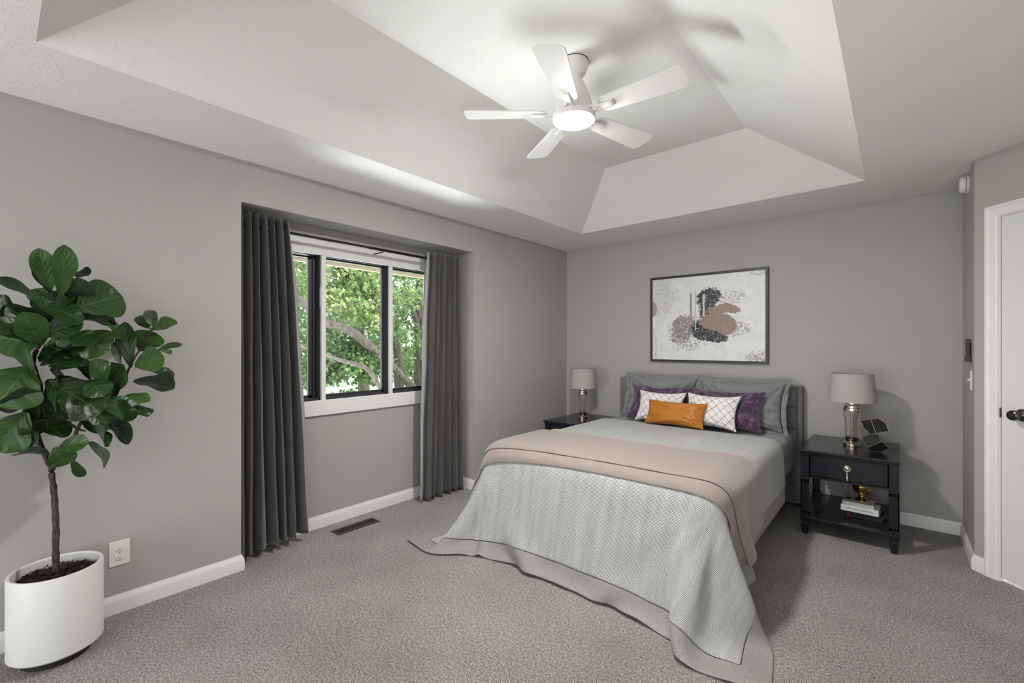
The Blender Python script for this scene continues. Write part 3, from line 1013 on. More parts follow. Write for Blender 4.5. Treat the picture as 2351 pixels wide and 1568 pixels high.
# ------------------------------------------------------------------ table lamps
def lamp(name, loc, label):
    r = empty(name, loc, 0, label, 'table lamp', 'glass-column table lamps on the nightstands')
    obj('lamp_base', lathe([(0, 0), (.050, 0), (.052, .002), (.052, .020), (.050, .022), (0, .022)], 48, caps=False), M['nickel'], r, angle=35)
    obj('base_collar', lathe([(0, .028), (.034, .028), (.036, .040), (.042, .052), (.042, .056), (0, .056)], 48, caps=False), M['nickel'], r, angle=35)
    obj('stem', lathe([(0, .02), (.0075, .02), (.0075, .345), (0, .345)], 20, caps=False), M['nickel'], r, angle=35)
    obj('glass_column', lathe([(.0, .056), (.042, .056), (.0455, .15), (.052, .252), (.052, .256), (.044, .256), (.036, .15), (.032, .066), (0, .066)], 56, caps=False), M['lamp_glass'], r, angle=35)
    obj('top_collar', lathe([(0, .256), (.052, .256), (.054, .258), (.054, .274), (.050, .276), (.046, .277), (.046, .290), (.044, .292), (0, .292)], 48, caps=False), M['nickel'], r, angle=35)
    obj('socket_cap', lathe([(0, .302), (.040, .302), (.044, .306), (.044, .322), (0, .322)], 48, caps=False), M['nickel'], r, angle=35)
    b = bmesh.new()
    R0, R1, z0, z1, N = .143, .127, .326, .523, 72
    prof = [(R0, z0), (R1, z1), (R1 - .003, z1), (R0 - .003, z0)]
    rings = [[b.verts.new((q * math.cos(2 * PI * i / N), q * math.sin(2 * PI * i / N), z)) for i in range(N)] for q, z in prof]
    for k in range(4):
        for i in range(N):
            b.faces.new((rings[k][i], rings[k][(i + 1) % N], rings[(k + 1) % 4][(i + 1) % N], rings[(k + 1) % 4][i]))
    bmesh.ops.recalc_face_normals(b, faces=b.faces)
    shd = obj('lamp_shade', b, M['shade'], r, angle=40)
    for z, R_ in ((z0, R0), (z1, R1)):
        g = lathe([(R_ - .003, z - .003), (R_ + .0012, z - .003), (R_ + .0012, z + .003), (R_ - .003, z + .003), (R_ - .003, z - .003)], 72, caps=False)
        obj('shade_trim', g, M['shade'], shd, angle=40)
    sp_ = bmesh.new()
    for k in range(3):
        a = 2 * PI * k / 3
        tube([(0, 0, .470), (math.cos(a) * .128, math.sin(a) * .128, .470)], .0018, 6, sp_)
    tube([(0, 0, .322), (0, 0, .475)], .003, 8, sp_)
    obj('shade_spider', sp_, M['nickel'], shd)
    return r


lamp('table_lamp', (2.712, -.345, .6025), 'table lamp with grey drum shade on the right nightstand, beside the faceted ornament')
lamp('table_lamp', (.425, -.330, .602 * .925 + .0005), 'table lamp with grey drum shade on the left nightstand in the corner')

# ------------------------------------------------------------------ geometric ornament (two truncated cubes)
def facet(name, mtx, parent, s=.078):
    b = bmesh.new()
    bmesh.ops.create_cube(b, size=s)
    # slice two opposite corners
    for sg in (1, -1):
        g = list(b.verts) + list(b.edges) + list(b.faces)
        n = Vector((1, 1, 1)).normalized() * sg
        res = bmesh.ops.bisect_plane(b, geom=g, plane_co=n * s * .60, plane_no=n, clear_outer=True)
        ed = [e for e in res['geom_cut'] if isinstance(e, bmesh.types.BMEdge)]
        bmesh.ops.edgeloop_fill(b, edges=ed)
    b.transform(mtx)
    edges = [(e.verts[0].co.copy(), e.verts[1].co.copy()) for e in b.edges]
    bmesh.ops.recalc_face_normals(b, faces=b.faces)
    o = obj(name, b, M['cube'], parent)
    g = bmesh.new()
    for a, c in edges:
        tube([a, c], .0011, 6, g)
    obj('gold_edging', g, M['gold'], o)
    lo = min(min(a.z, c.z) for a, c in edges); hi = max(max(a.z, c.z) for a, c in edges)
    return lo, hi


sc_ = empty('geometric_ornament', (2.845, -.46, .6035), 0, 'two stacked charcoal faceted cubes with gold edges beside the right lamp', 'ornament')
tilt = Vector((1, 1, 1)).rotation_difference(Vector((0, 0, 1))).to_matrix().to_4x4()
m1 = Matrix.Rotation(math.radians(15), 4, 'Z') @ tilt
b = bmesh.new(); bmesh.ops.create_cube(b, size=.092)
hz = .092 * .60
facet('lower_cube', Matrix.Translation((0, 0, hz + .001)) @ m1, sc_, .092)
m2 = Matrix.Rotation(math.radians(38), 4, 'Y') @ Matrix.Rotation(math.radians(70), 4, 'Z') @ tilt
facet('upper_cube', Matrix.Translation((-.002, .004, hz * 2 + .064)) @ m2, sc_, .092)

# ------------------------------------------------------------------ books and bowl on the shelf
SHZ = .1285
bk = empty('book', (2.80, -.43, SHZ), math.radians(-10), 'black book with dotted red page edges, bottom of the stack on the shelf', 'book')
obj('book_cover', B(-.095, .095, -.075, .075, 0, .045, bev=.002), M['book_black'], bk)
obj('page_block', B(.090, .0965, -.070, .070, .003, .042), M['dots'], bk)
obj('spine_band', B(-.0965, -.080, -.0765, .0765, -.0001, .0455, bev=.001), simple('crimson_band', (.16, .01, .02), .6), bk)
bk = empty('book', (2.768, -.455, SHZ + .046), math.radians(-4), 'thick white book with grey lettering on its spine, in the middle of the stack', 'book')
cv = bmesh.new(); W_, D_, T_ = .104, .072, .040
box(cv, -W_, W_, -D_, D_, 0, .002); box(cv, -W_, W_, -D_, D_, T_ - .002, T_); box(cv, -W_, W_, -D_ - .002, -D_ + .001, 0, T_, bev=.001)
obj('book_cover', cv, M['book_white'], bk)
obj('page_block', B(-W_ + .002, W_ - .003, -D_ + .001, D_ - .003, .002, T_ - .002), M['paper'], bk)
tx = bpy.data.curves.new('lettering', 'FONT'); tx.body = 'JOBANNES CBEITSKE'; tx.size = .0165; tx.align_x = 'CENTER'; tx.align_y = 'CENTER'; tx.extrude = .0002
to = bpy.data.objects.new('tmp_text', tx); COL.objects.link(to)
dg = bpy.context.evaluated_depsgraph_get(); dg.update()
tm = bpy.data.meshes.new_from_object(to.evaluated_get(dg)); bpy.data.objects.remove(to)
tm.transform(Matrix.Translation((0, -D_ - .0022, T_ / 2)) @ Matrix.Rotation(PI / 2, 4, 'X') @ Matrix.Diagonal((.95, 1, 1, 1)))
obj('lettering', tm, M['ink'], bk)
bk = empty('book', (2.757, -.452, SHZ + .0865), math.radians(-3), 'thinner white book on top of the stack, under the brass bowl', 'book')
cv = bmesh.new(); W_, D_, T_ = .087, .062, .024
box(cv, -W_, W_, -D_, D_, 0, .002); box(cv, -W_, W_, -D_, D_, T_ - .002, T_); box(cv, -W_, W_, -D_ - .002, -D_ + .001, 0, T_, bev=.001)
obj('book_cover', cv, M['book_white'], bk)
obj('page_block', B(-W_ + .002, W_ - .003, -D_ + .001, D_ - .003, .002, T_ - .002), M['paper'], bk)
bz = SHZ + .0865 + .0245
bw = empty('brass_bowl', (2.772, -.43, bz), 0, 'lobed brass footed bowl standing on the white books', 'bowl')
obj('foot', lathe([(0, 0), (.040, 0), (.042, .003), (.040, .008), (.034, .011), (.032, .014), (.020, .022), (.0145, .032), (.015, .040), (.020, .046), (0, .046)], 48, caps=False), M['brass'], bw, smooth=True)
obj('cup', lathe([(0, .044), (.020, .045), (.040, .056), (.054, .078), (.058, .100), (.056, .125), (.053, .125), (.055, .100), (.050, .080), (.037, .060), (.018, .050), (0, .049)], 72, caps=False, lobes=(7, .10, .5)), M['brass'], bw, smooth=True)
sc2 = empty('black_trinket', (2.700, -.44, bz), 0, 'small black metal trinket lying beside the brass bowl', 'trinket')
b_ = tube(smooth_path([(-.022, -.018, .003), (0, -.02, .003), (.015, -.005, .004), (.005, .012, .004), (-.018, .006, .003), (-.022, -.018, .003)], 4), .003, 8)
box(b_, -.018, .010, -.016, .004, .001, .005, bev=.001)
obj('flat_ring', b_, M['book_black'], sc2, smooth=True)
obj('pointed_arm', tube(smooth_path([(.012, -.002, .004), (.0, .0, .018), (-.020, .004, .028)], 4), [.003] * 4 + [.0025] * 4 + [.001], 8), M['book_black'], sc2, smooth=True)

# ------------------------------------------------------------------ bed
BX0, BX1, BYH, BYF, BTOP = .800, 2.320, -.11, -2.20, .625
BC = (BX0 + BX1) / 2
bed = empty('bed', (BC, -1.15, 0), 0, 'queen bed with tall taupe-grey upholstered headboard against the back wall', 'bed')
hb = bmesh.new()
hx0, hx1 = .735 - BC, 2.372 - BC
box(hb, hx0, hx1, 1.05, 1.148, .02, 1.000, bev=.018, seg=4)
hbo = obj('headboard', hb, M['headboard'], bed, angle=50)
# horizontal channels on its face
zs = [.30, .47, .64, .82, .985]
for k in range(len(zs) - 1):
    box_ = B(hx0 + .040, hx1 - .040, 1.030, 1.075, zs[k] + .0015, zs[k + 1] - .0015, bev=.012, seg=4)
    obj('headboard_channel', box_, M['headboard'], hbo, angle=50)
obj('bed_frame', B(BX0 + .02 - BC, BX1 - .02 - BC, -1.03, 1.04, .16, .30, bev=.01), M['headboard'], bed, angle=50)
mt = bmesh.new(); box(mt, BX0 - BC, BX1 - BC, BYF + 1.15, BYH + 1.15 + .02, .29, BTOP, bev=.07, seg=6)
mo = obj('mattress', mt, M['sheet'], bed, angle=60)
tag(mo, 'grey fitted sheet over the mattress')
for x in (hx1 - .03, hx0 + .03):
    for y in (1.075, -.90):
        xx = x if y > 0 else (x - .09 if x > 0 else x + .09)
        obj('bed_leg', B(xx - .028, xx + .028, y - .02, y + .02, 0, .30 if y > 0 else .17, bev=.003), M['black_metal'], bed)


# ---- comforter, draped with a small position-based cloth solver
def drape():
    ux0, ux1 = BX0 - .505, BX1 + .40          # flat cloth extents
    vy0, vy1 = BYF - .585, -.640                 # foot .. head
    st = .032
    nu = int((ux1 - ux0) / st) + 1
    nv = int((vy1 - vy0) / st) + 1
    u = np.linspace(ux0, ux1, nu); v = np.linspace(vy0, vy1, nv)
    X = np.zeros((nu, nv, 3))
    X[..., 0] = u[:, None]; X[..., 1] = v[None, :]
    # the head edge runs slightly askew
    fr_ = (X[..., 1] - vy0) / (vy1 - vy0)
    X[..., 1] += fr_ * (.10 * (X[..., 0] - BC) * -.35)
    X[..., 2] = BTOP + .05
    F = X.copy()
    P = X.copy(); V = np.zeros_like(X)
    r = np.random.RandomState(5)
    pairs = []
    def rest(a, b): return np.linalg.norm(F[a] - F[b], axis=-1)
    S = slice
    def con(di, dj, stiff):
        for off in range(2):
            if di and not dj:
                i0 = np.arange(off * di if di == 1 else 0, nu - di, 2 if di == 1 else 1)
            if di == 1 and dj == 0:
                a = (S(off, nu - 1, 2), S(None)); b = (S(off + 1, nu, 2), S(None))
            elif di == 0 and dj == 1:
                a = (S(None), S(off, nv - 1, 2)); b = (S(None), S(off + 1, nv, 2))
            elif di == 1 and dj == 1:
                a = (S(off, nu - 1, 2), S(0, nv - 1)); b = (S(off + 1, nu, 2), S(1, nv))
            elif di == 1 and dj == -1:
                a = (S(off, nu - 1, 2), S(1, nv)); b = (S(off + 1, nu, 2), S(0, nv - 1))
            n_ = min(F[a].shape[0], F[b].shape[0]); m_ = min(F[a].shape[1], F[b].shape[1])
            def trim(s_, full, n__, ax):
                return s_
            pairs.append((a, b, n_, m_, stiff))
    con(1, 0, 1.0); con(0, 1, 1.0); con(1, 1, .45); con(1, -1, .45)
    for k in (3,):
        for off in range(k * 2):
            a = (S(off, nu - k, 2 * k), S(None)); b = (S(off + k, nu, 2 * k), S(None))
            pairs.append((a, b, min(F[a].shape[0], F[b].shape[0]), nv, .16))
            a = (S(None), S(off, nv - k, 2 * k)); b = (S(None), S(off + k, nv, 2 * k))
            pairs.append((a, b, nu, min(F[a].shape[1], F[b].shape[1]), .16))
    rests = []
    for a, b, n_, m_, s_ in pairs:
        A = F[a][:n_, :m_]; Bb = F[b][:n_, :m_]
        rests.append(np.linalg.norm(A - Bb, axis=-1))
    cx_, hx = BC, (BX1 - BX0) / 2
    y0_, y1_ = BYF, 1.0
    R = .075
    top = BTOP + .020
    def collide(P, P0):
        x, y, z = P[..., 0], P[..., 1], P[..., 2]
        t_ = np.clip(1 - z / top, 0, 1)
        fy = .15 * t_; fx = .02 * t_
        xs = x - cx_
        sx = np.sign(xs)
        ax_ = np.abs(xs) - fx
        yy = y + fy
        # rounded box sdf in (ax_, foot distance, z)
        dx = ax_ - (hx + .012 - R); dy = (y0_ - .012 + R) - yy; dz = z - (top - R)
        qx, qy, qz = np.maximum(dx, 0), np.maximum(dy, 0), np.maximum(dz, 0)
        ln_ = np.sqrt(qx ** 2 + qy ** 2 + qz ** 2)
        ins = (ln_ < 1e-9)
        mxd = np.maximum(np.maximum(dx, dy), dz)
        d = np.where(ins, mxd, ln_) - R
        pen = np.maximum(-d, 0)
        nx = np.where(ins, (dx >= mxd) * 1.0, qx / np.maximum(ln_, 1e-9))
        ny = np.where(ins, (dy >= mxd) * 1.0, qy / np.maximum(ln_, 1e-9))
        nz_ = np.where(ins, (dz >= mxd) * 1.0, qz / np.maximum(ln_, 1e-9))
        hit = pen > 0
        P[..., 0] += sx * nx * pen
        P[..., 1] -= ny * pen
        P[..., 2] += nz_ * pen
        # friction
        fric = np.where(hit, .35, 0.0)[..., None] * np.array([1, 1, 0])
        P -= (P - P0) * fric
        fl = P[..., 2] < .014
        P[..., 2] = np.where(fl, .014, P[..., 2])
        ff = np.where(fl, .5, 0.0)[..., None] * np.array([1, 1, 0])
        P -= (P - P0) * ff
        return P
    dt = 1 / 60
    NS_ = 260
    for it in range(NS_):
        P0 = P.copy()
        V[..., 2] -= 9.8 * dt
        # slight outward push so the hem flares, fading out
        k = max(0, 1 - it / 140)
        V[..., 0] += np.sign(P[..., 0] - BC) * (np.abs(P[..., 0] - BC) > hx) * .5 * k * dt
        V[..., 1] -= (P[..., 1] < BYF) * 1.0 * k * dt
        V *= .955
        P = P + V * dt
        for c_it in range(14):
            for (a, b, n_, m_, s_), L0 in zip(pairs, rests):
                A = P[a][:n_, :m_]; Bb = P[b][:n_, :m_]
                D = Bb - A
                L = np.linalg.norm(D, axis=-1)
                k_ = (s_ * .5 * (L - L0) / np.maximum(L, 1e-9))[..., None] * D
                A += k_
                Bb -= k_
            P = collide(P, P0)
        V = (P - P0) / dt
        sp_ = np.linalg.norm(V, axis=-1, keepdims=True)
        V *= np.minimum(1, 2.5 / np.maximum(sp_, 1e-9))
    return F, P, u, v


CF, CX, cu, cv_ = drape()
# refine on a denser grid (Catmull-style via numpy interpolation)
def up_axis(A, axis):
    A = np.moveaxis(A, axis, 0)
    n = A.shape[0]
    out_ = np.zeros((2 * n - 1,) + A.shape[1:])
    out_[::2] = A
    m = (A[:-1] + A[1:]) / 2
    m[1:-1] = (-A[:-3] + 9 * A[1:-2] + 9 * A[2:-1] - A[3:]) / 16
    out_[1::2] = m
    return np.moveaxis(out_, 0, axis)


def smooth3(A, n=1, k=.5):
    for _ in range(n):
        Bm = A.copy()
        Bm[1:-1] = A[1:-1] * (1 - k) + (A[:-2] + A[2:]) * k / 2
        A = Bm.copy()
        Bm[:, 1:-1] = A[:, 1:-1] * (1 - k) + (A[:, :-2] + A[:, 2:]) * k / 2
        A = Bm
    return A


CX = smooth3(CX, 2, .5)
DX = up_axis(up_axis(CX, 0), 1)
DF = up_axis(up_axis(CF, 0), 1)


def normals(X):
    du = np.gradient(X, axis=0); dv = np.gradient(X, axis=1)
    n = np.cross(du, dv)
    return n / np.maximum(np.linalg.norm(n, axis=-1, keepdims=True), 1e-9)


DN = normals(DX)
if DN[DX.shape[0] // 2, DX.shape[1] * 3 // 4, 2] < 0:
    DN = -DN
# soft wrinkles
nu_, nv_ = DX.shape[:2]
wr = np.zeros((nu_, nv_))
for i in range(nu_):
    for j in range(nv_):
        p = DF[i, j]
        w = mnoise.noise(Vector((p[0] * 3.2, p[1] * 1.6, 0))) * .006 + mnoise.noise(Vector((p[0] * 8, p[1] * 5, 3))) * .0022
        hang = min(1, max(0, (BTOP - DX[i, j, 2]) / .15))
        w *= .35 + 1.0 * hang
        if p[1] < BYF - .02:
            dn = min(1, (BYF - p[1]) / .18)
            # vertical break where the left corner swings out, and pulls fanning from the right corner
            w += dn * (-.020 * math.exp(-((p[0] - (BX0 + .055)) / .018) ** 2) + .016 * math.exp(-((p[0] - (BX0 + .105)) / .035) ** 2))
            dx_, dy_ = p[0] - (BX1 - .03), p[1] - (BYF + .05)
            ph_ = math.atan2(dx_, -dy_); rr_ = math.hypot(dx_, dy_)
            w += .011 * min(1, rr_ / .35) * math.sin(ph_ * 13 + .8) * math.exp(-(ph_ / .75) ** 2)
        wr[i, j] = w
DX = DX + DN * (wr[..., None] + .004)
DX[..., 2] = np.maximum(DX[..., 2], .012)
bw_ = .105
fx0, fx1 = DF[0, 0, 0], DF[-1, 0, 0]
fy0 = DF[..., 1].min()
iu = [i for i in range(nu_) if DF[i, 0, 0] >= fx0 + bw_ and DF[i, 0, 0] <= fx1 - bw_]
jv = [j for j in range(nv_) if DF[0, j, 1] >= fy0 + bw_]
i0_, i1_, j0_ = iu[0], iu[-1], jv[0]
UVf = DF[..., :2] * 1.0
com = empty('comforter', (0, 0, 0), 0, 'grey basket-weave comforter with a pale linen border hanging over the bed to the carpet', 'comforter')
top_me = grid_mesh('woven_top', DX[i0_:i1_ + 1, j0_:], UVf[i0_:i1_ + 1, j0_:])
wt = obj('woven_top', top_me, M['weave'], com, smooth=True)
# border: the rest of the grid
idx = np.arange(nu_ * nv_).reshape(nu_, nv_)
faces = []
for i in range(nu_ - 1):
    for j in range(nv_ - 1):
        if not (i0_ <= i < i1_ and j >= j0_):
            faces.append((int(idx[i, j]), int(idx[i + 1, j]), int(idx[i + 1, j + 1]), int(idx[i, j + 1])))
used = sorted({q for f in faces for q in f})
rem = {q: k for k, q in enumerate(used)}
BDp = (DX - DN * .004).reshape(-1, 3)
bme = bpy.data.meshes.new('linen_border')
bme.from_pydata([tuple(BDp[q]) for q in used], [], [tuple(rem[q] for q in f) for f in faces])
l = bme.uv_layers.new(name='UVMap')
uvflat = UVf.reshape(-1, 2)
for lp in bme.loops:
    l.data[lp.index].uv = uvflat[used[lp.vertex_index]]
lb = obj('linen_border', bme, M['border'], com, smooth=True)
tag(lb, 'pale linen hem border')
for o in (wt, lb):
    zc = sum(p.normal.z for p in o.data.polygons)
    if zc < 0:
        o.data.flip_normals()
    mod(o, 'SOLIDIFY', thickness=.010 if o is wt else .007, offset=-1)
    mod(o, 'SUBSURF', levels=1, render_levels=1)


# ---- folded throw: follows the comforter, offset outwards
def surf(fu, fv):
    """interpolate comforter surface at flat coords"""
    a = (fu - DF[0, 0, 0]) / (DF[-1, 0, 0] - DF[0, 0, 0]) * (nu_ - 1)
    a = min(max(a, 0), nu_ - 1.001)
    i = int(a); s = a - i
    y0c = DF[i, 0, 1]; y1c = DF[i, -1, 1]
    b = (fv - y0c) / (y1c - y0c) * (nv_ - 1)
    b = min(max(b, 0), nv_ - 1.001)
    j = int(b); t_ = b - j
    def L(A): return (A[i, j] * (1 - s) * (1 - t_) + A[i + 1, j] * s * (1 - t_) + A[i, j + 1] * (1 - s) * t_ + A[i + 1, j + 1] * s * t_)
    return L(DX), L(DNs)


DNs = smooth3(DN, 10, .6)
DNs /= np.linalg.norm(DNs, axis=-1, keepdims=True)


def throw_layer(name, ua, ub, va, vb, off, th, mat, parent, seed=0, skew=0.0, roundv=True):
    nu2, nv2 = 110, 26
    rr = random.Random(seed)
    top_, bot_ = np.zeros((nu2, nv2, 3)), np.zeros((nu2, nv2, 3))
    UV = np.zeros((nu2, nv2, 2))
    for i in range(nu2):
        su = i / (nu2 - 1)
        fu = ua + (ub - ua) * su
        for j in range(nv2):
            sv = j / (nv2 - 1)
            wob_ = .006 * math.sin(fu * 5 + seed)
            drop = max(0, fu - BX1, BX0 - fu)
            fv = va + (vb - va) * sv + wob_ + skew * (fu - BC) - .12 * drop
            p, n = surf(fu, fv)
            e = min(sv, 1 - sv) * abs(vb - va)
            eu = min(su, 1 - su) * abs(ub - ua)
            q = 1.0
            for dd_ in (e, eu):
                if dd_ < th:
                    q *= math.sqrt(max(0, 1 - (1 - dd_ / th) ** 2)) * .8 + .2
            puff = .003 * mnoise.noise(Vector((fu * 6, fv * 9, seed)))
            top_[i, j] = p + n * (off + th * q + puff)
            bot_[i, j] = p + n * off
            UV[i, j] = (fu, fv)
    for A in (top_, bot_):
        A[..., 2] = np.maximum(A[..., 2], .01)
    b = bmesh.new()
    uvl = b.loops.layers.uv.new('UVMap')
    T_ = [[b.verts.new(top_[i, j]) for j in range(nv2)] for i in range(nu2)]
    Bo = [[b.verts.new(bot_[i, j]) for j in range(nv2)] for i in range(nu2)]
    uvd = {}
    for i in range(nu2):
        for j in range(nv2):
            uvd[T_[i][j]] = uvd[Bo[i][j]] = UV[i, j]
    for i in range(nu2 - 1):
        for j in range(nv2 - 1):
            b.faces.new((T_[i][j], T_[i + 1][j], T_[i + 1][j + 1], T_[i][j + 1]))
            b.faces.new((Bo[i][j], Bo[i][j + 1], Bo[i + 1][j + 1], Bo[i + 1][j]))
    for i in range(nu2 - 1):
        for j in (0, nv2 - 1):
            b.faces.new((T_[i][j], Bo[i][j], Bo[i + 1][j], T_[i + 1][j]))
    for j in range(nv2 - 1):
        for i in (0, nu2 - 1):
            b.faces.new((T_[i][j], Bo[i][j], Bo[i][j + 1], T_[i][j + 1]))
    for f in b.faces:
        for lp in f.loops:
            lp[uvl].uv = uvd[lp.vert]
    bmesh.ops.recalc_face_normals(b, faces=b.faces)
    o = obj(name, b, mat, parent, smooth=True)
    mod(o, 'SUBSURF', levels=1, render_levels=1)
    return o


thr = empty('throw_blanket', (0, 0, 0), 0, 'folded taupe fleece throw laid across the comforter and hanging over its right side', 'throw blanket')
UR = BX1 + .315
o = throw_layer('lower_fold', BX0 - .26, UR - .02, -2.165, -1.62, .004, .013, M['throw'], thr, 1, .055)
o = throw_layer('upper_fold', BX0 - .25, UR, -2.085, -1.53, .019, .015, M['throw'], thr, 2, .055)
o = throw_layer('inner_fold', BX0 - .24, UR - .18, -1.66, -1.40, .003, .010, M['throw_pale'], thr, 3, .03)
tag(o, 'paler inner fold')

# ------------------------------------------------------------------ pillows
def pillow(name, w, h, T, loc, lean, yaw, label, cat, mat, group=None, flange=0.0, seed=0, roll=0.0, pinch=.07, wr=.006, power=.55):
    N = 44
    r = random.Random(seed)
    ang = [(r.uniform(0, 6.28), r.uniform(.5, 1)) for _ in range(4)]
    root = empty(name, loc, 0, label, cat, group)
    root.rotation_mode = 'XYZ'
    root.matrix_world = Matrix.Translation(loc) @ Matrix.Rotation(yaw, 4, 'Z') @ Matrix.Rotation(-lean, 4, 'X') @ Matrix.Rotation(roll, 4, 'Y')
    iw, ih = w / 2 - flange, h / 2 - flange

    def pt(u, v, side):
        x = iw * u * (1 - pinch * (1 - v * v) * abs(u) ** 1.5)
        z = ih * v * (1 - pinch * 1.3 * (1 - u * u) * abs(v) ** 1.5)
        t_ = T * ((1 - abs(u) ** 2.4) * (1 - abs(v) ** 2.4)) ** power
        n = mnoise.noise(Vector((u * 2.2, v * 2.2, seed + side))) * wr * 1.6
        # radial gathers from corners
        for cx_ in (-1, 1):
            for cz_ in (-1, 1):
                a = math.atan2(v - cz_, u - cx_)
                d_ = math.hypot(u - cx_, v - cz_)
                n += wr * math.sin(a * 17 + seed * 1.7 + cx_ * 2 + cz_) * math.exp(-d_ * 2.2) * 1.4
        # edge puckers
        e = max(abs(u), abs(v))
        n += wr * .8 * math.sin((u if abs(v) > abs(u) else v) * 21 + seed) * max(0, (e - .62)) * 2.0
        t_ = t_ + n * min(1, (1 - abs(u)) * 8) * min(1, (1 - abs(v)) * 8)
        sag = -.02 * (1 - abs(v)) * T / .1 * 0
        return Vector((x, (-1 if side == 0 else 1) * max(t_, 0), z + ih))
    b = bmesh.new()
    uvl = b.loops.layers.uv.new('UVMap')
    G = []
    uvd = {}
    for side in (0, 1):
        rows = []
        for i in range(N + 1):
            row = []
            for j in range(N + 1):
                u = -1 + 2 * i / N; v = -1 + 2 * j / N
                if side == 1 and (i in (0, N) or j in (0, N)):
                    row.append(G[0][i][j]); continue
                q = b.verts.new(pt(u, v, side)); uvd[q] = (i / N, j / N); row.append(q)
            rows.append(row)
        G.append(rows)
    for side in (0, 1):
        R_ = G[side]
        for i in range(N):
            for j in range(N):
                f = (R_[i][j], R_[i + 1][j], R_[i + 1][j + 1], R_[i][j + 1])
                b.faces.new(f if side == 0 else f[::-1])
    for f in b.faces:
        for lp in f.loops:
            lp[uvl].uv = uvd[lp.vert]
    bmesh.ops.recalc_face_normals(b, faces=b.faces)
    o = obj('pillow_body', b, mat, root, smooth=True)
    mod(o, 'SUBSURF', levels=0, render_levels=1)
    if flange:
        K = 160
        path = []
        for k in range(K):
            s = k / K * 4
            q = s % 1 * 2 - 1
            u, v = [(q, -1), (1, q), (-q, 1), (-1, -q)][int(s)]
            path.append((u, v))
        inn, ou = [], []
        fb = bmesh.new(); fl_ = fb.loops.layers.uv.new('UVMap')
        for k, (u, v) in enumerate(path):
            p = pt(u, v, 0)
            p.y = 0
            # outer: scaled about center
            sx, sz = (w / 2) / iw, (h / 2) / ih
            po = Vector((w / 2 * u * (1 - pinch * .75 * (1 - v * v) * abs(u)), 0, h / 2 * v * (1 - pinch * 1.0 * (1 - u * u) * abs(v)) + ih))
            wave = .010 * math.sin(k * .42 + seed) + .008 * math.sin(k * .97 + seed * 2)
            po.y = .004 + wave + (.018 if v > .9 else 0)
            inn.append(fb.verts.new(p)); mid = (p + po) / 2; mid.y += wave * .5
            ou.append((fb.verts.new(mid), fb.verts.new(po)))
        for k in range(K):
            j = (k + 1) % K
            fb.faces.new((inn[k], inn[j], ou[j][0], ou[k][0])); fb.faces.new((ou[k][0], ou[j][0], ou[j][1], ou[k][1]))
        for f in fb.faces:
            for lp in f.loops:
                lp[fl_].uv = (lp.vert.co.x * 1.3, lp.vert.co.z * 1.3)
        bmesh.ops.recalc_face_normals(fb, faces=fb.faces)
        fo = obj('flange', fb, mat, root, smooth=True)
        mod(fo, 'SOLIDIFY', thickness=.004); mod(fo, 'SUBSURF', levels=0, render_levels=1)
    return root


R_ = math.radians
pillow('pillow', .750, .490, .090, (1.245, -.345, .638), R_(17), R_(2), 'slate grey flanged pillow at the left of the headboard', 'pillow', M['sham'], 'slate grey pillows along the headboard', .035, 1, 0, .10, .020)
pillow('pillow', .750, .490, .090, (1.945, -.355, .638), R_(17), R_(-2), 'slate grey flanged pillow at the right of the headboard', 'pillow', M['sham'], 'slate grey pillows along the headboard', .035, 5, 0, .10, .020)
pillow('pillow', .590, .350, .070, (1.300, -.500, .640), R_(22), R_(1), 'plum crushed-velvet pillow on the left, behind the lined white pillow', 'pillow', M['plum'], 'plum velvet pillows', 0, 3, 0, .13, .012)
pillow('pillow', .600, .350, .070, (1.870, -.515, .640), R_(22), R_(-3), 'plum crushed-velvet pillow on the right, behind the lined white pillow', 'pillow', M['plum'], 'plum velvet pillows', 0, 7, 0, .13, .012)
pillow('pillow', .440, .300, .055, (1.360, -.610, .650), R_(24), R_(1), 'white pillow with crossing black lines, left of the pair', 'pillow', M['lines'], 'white pillows with black lines', 0, 9, 0, .14, .011)
pillow('pillow', .450, .305, .055, (1.790, -.625, .650), R_(24), R_(-5), 'white pillow with crossing black lines, right of the pair', 'pillow', M['lines'], 'white pillows with black lines', 0, 12, 0, .14, .011)
pillow('pillow', .520, .225, .055, (1.535, -.720, .655), R_(26), R_(-1), 'small cognac leather lumbar pillow in front of all the pillows', 'pillow', M['leather'], None, 0, 15, 0, .10, .010)

# ------------------------------------------------------------------ potted fig
PX, PY, PR = .20, -4.25, .150
plant = empty('potted_fig', (PX, PY, 0), 0, 'tall fiddle-leaf fig tree in a round white planter by the left wall', 'potted plant')
obj('planter_plinth', lathe([(0, 0), (.108, 0), (.118, .045), (0, .045)], 72, caps=False), M['pot_base'], plant, angle=40)
po = lathe([(0, .040), (PR - .008, .040), (PR, .048), (PR, .374), (PR - .003, .380), (PR - .010, .380), (PR - .013, .376), (PR - .013, .30), (0, .30)], 96, caps=False)
obj('planter', po, M['pot'], plant, angle=35)
so = bmesh.new()
N = 60
c = so.verts.new((0, 0, .352))
prev = None
rings = []
for k in range(1, 13):
    rr = (PR - .013) * k / 12
    rings.append([so.verts.new((rr * math.cos(2 * PI * i / N), rr * math.sin(2 * PI * i / N),
                 .352 - .016 * (k / 12) ** 2 + .010 * mnoise.noise(Vector((rr * 40 * math.cos(2 * PI * i / N), rr * 40 * math.sin(2 * PI * i / N), 1))))) for i in range(N)])
for i in range(N):
    so.faces.new((c, rings[0][i], rings[0][(i + 1) % N]))
for a, b in zip(rings, rings[1:]):
    for i in range(N):
        so.faces.new((a[i], b[i], b[(i + 1) % N], a[(i + 1) % N]))
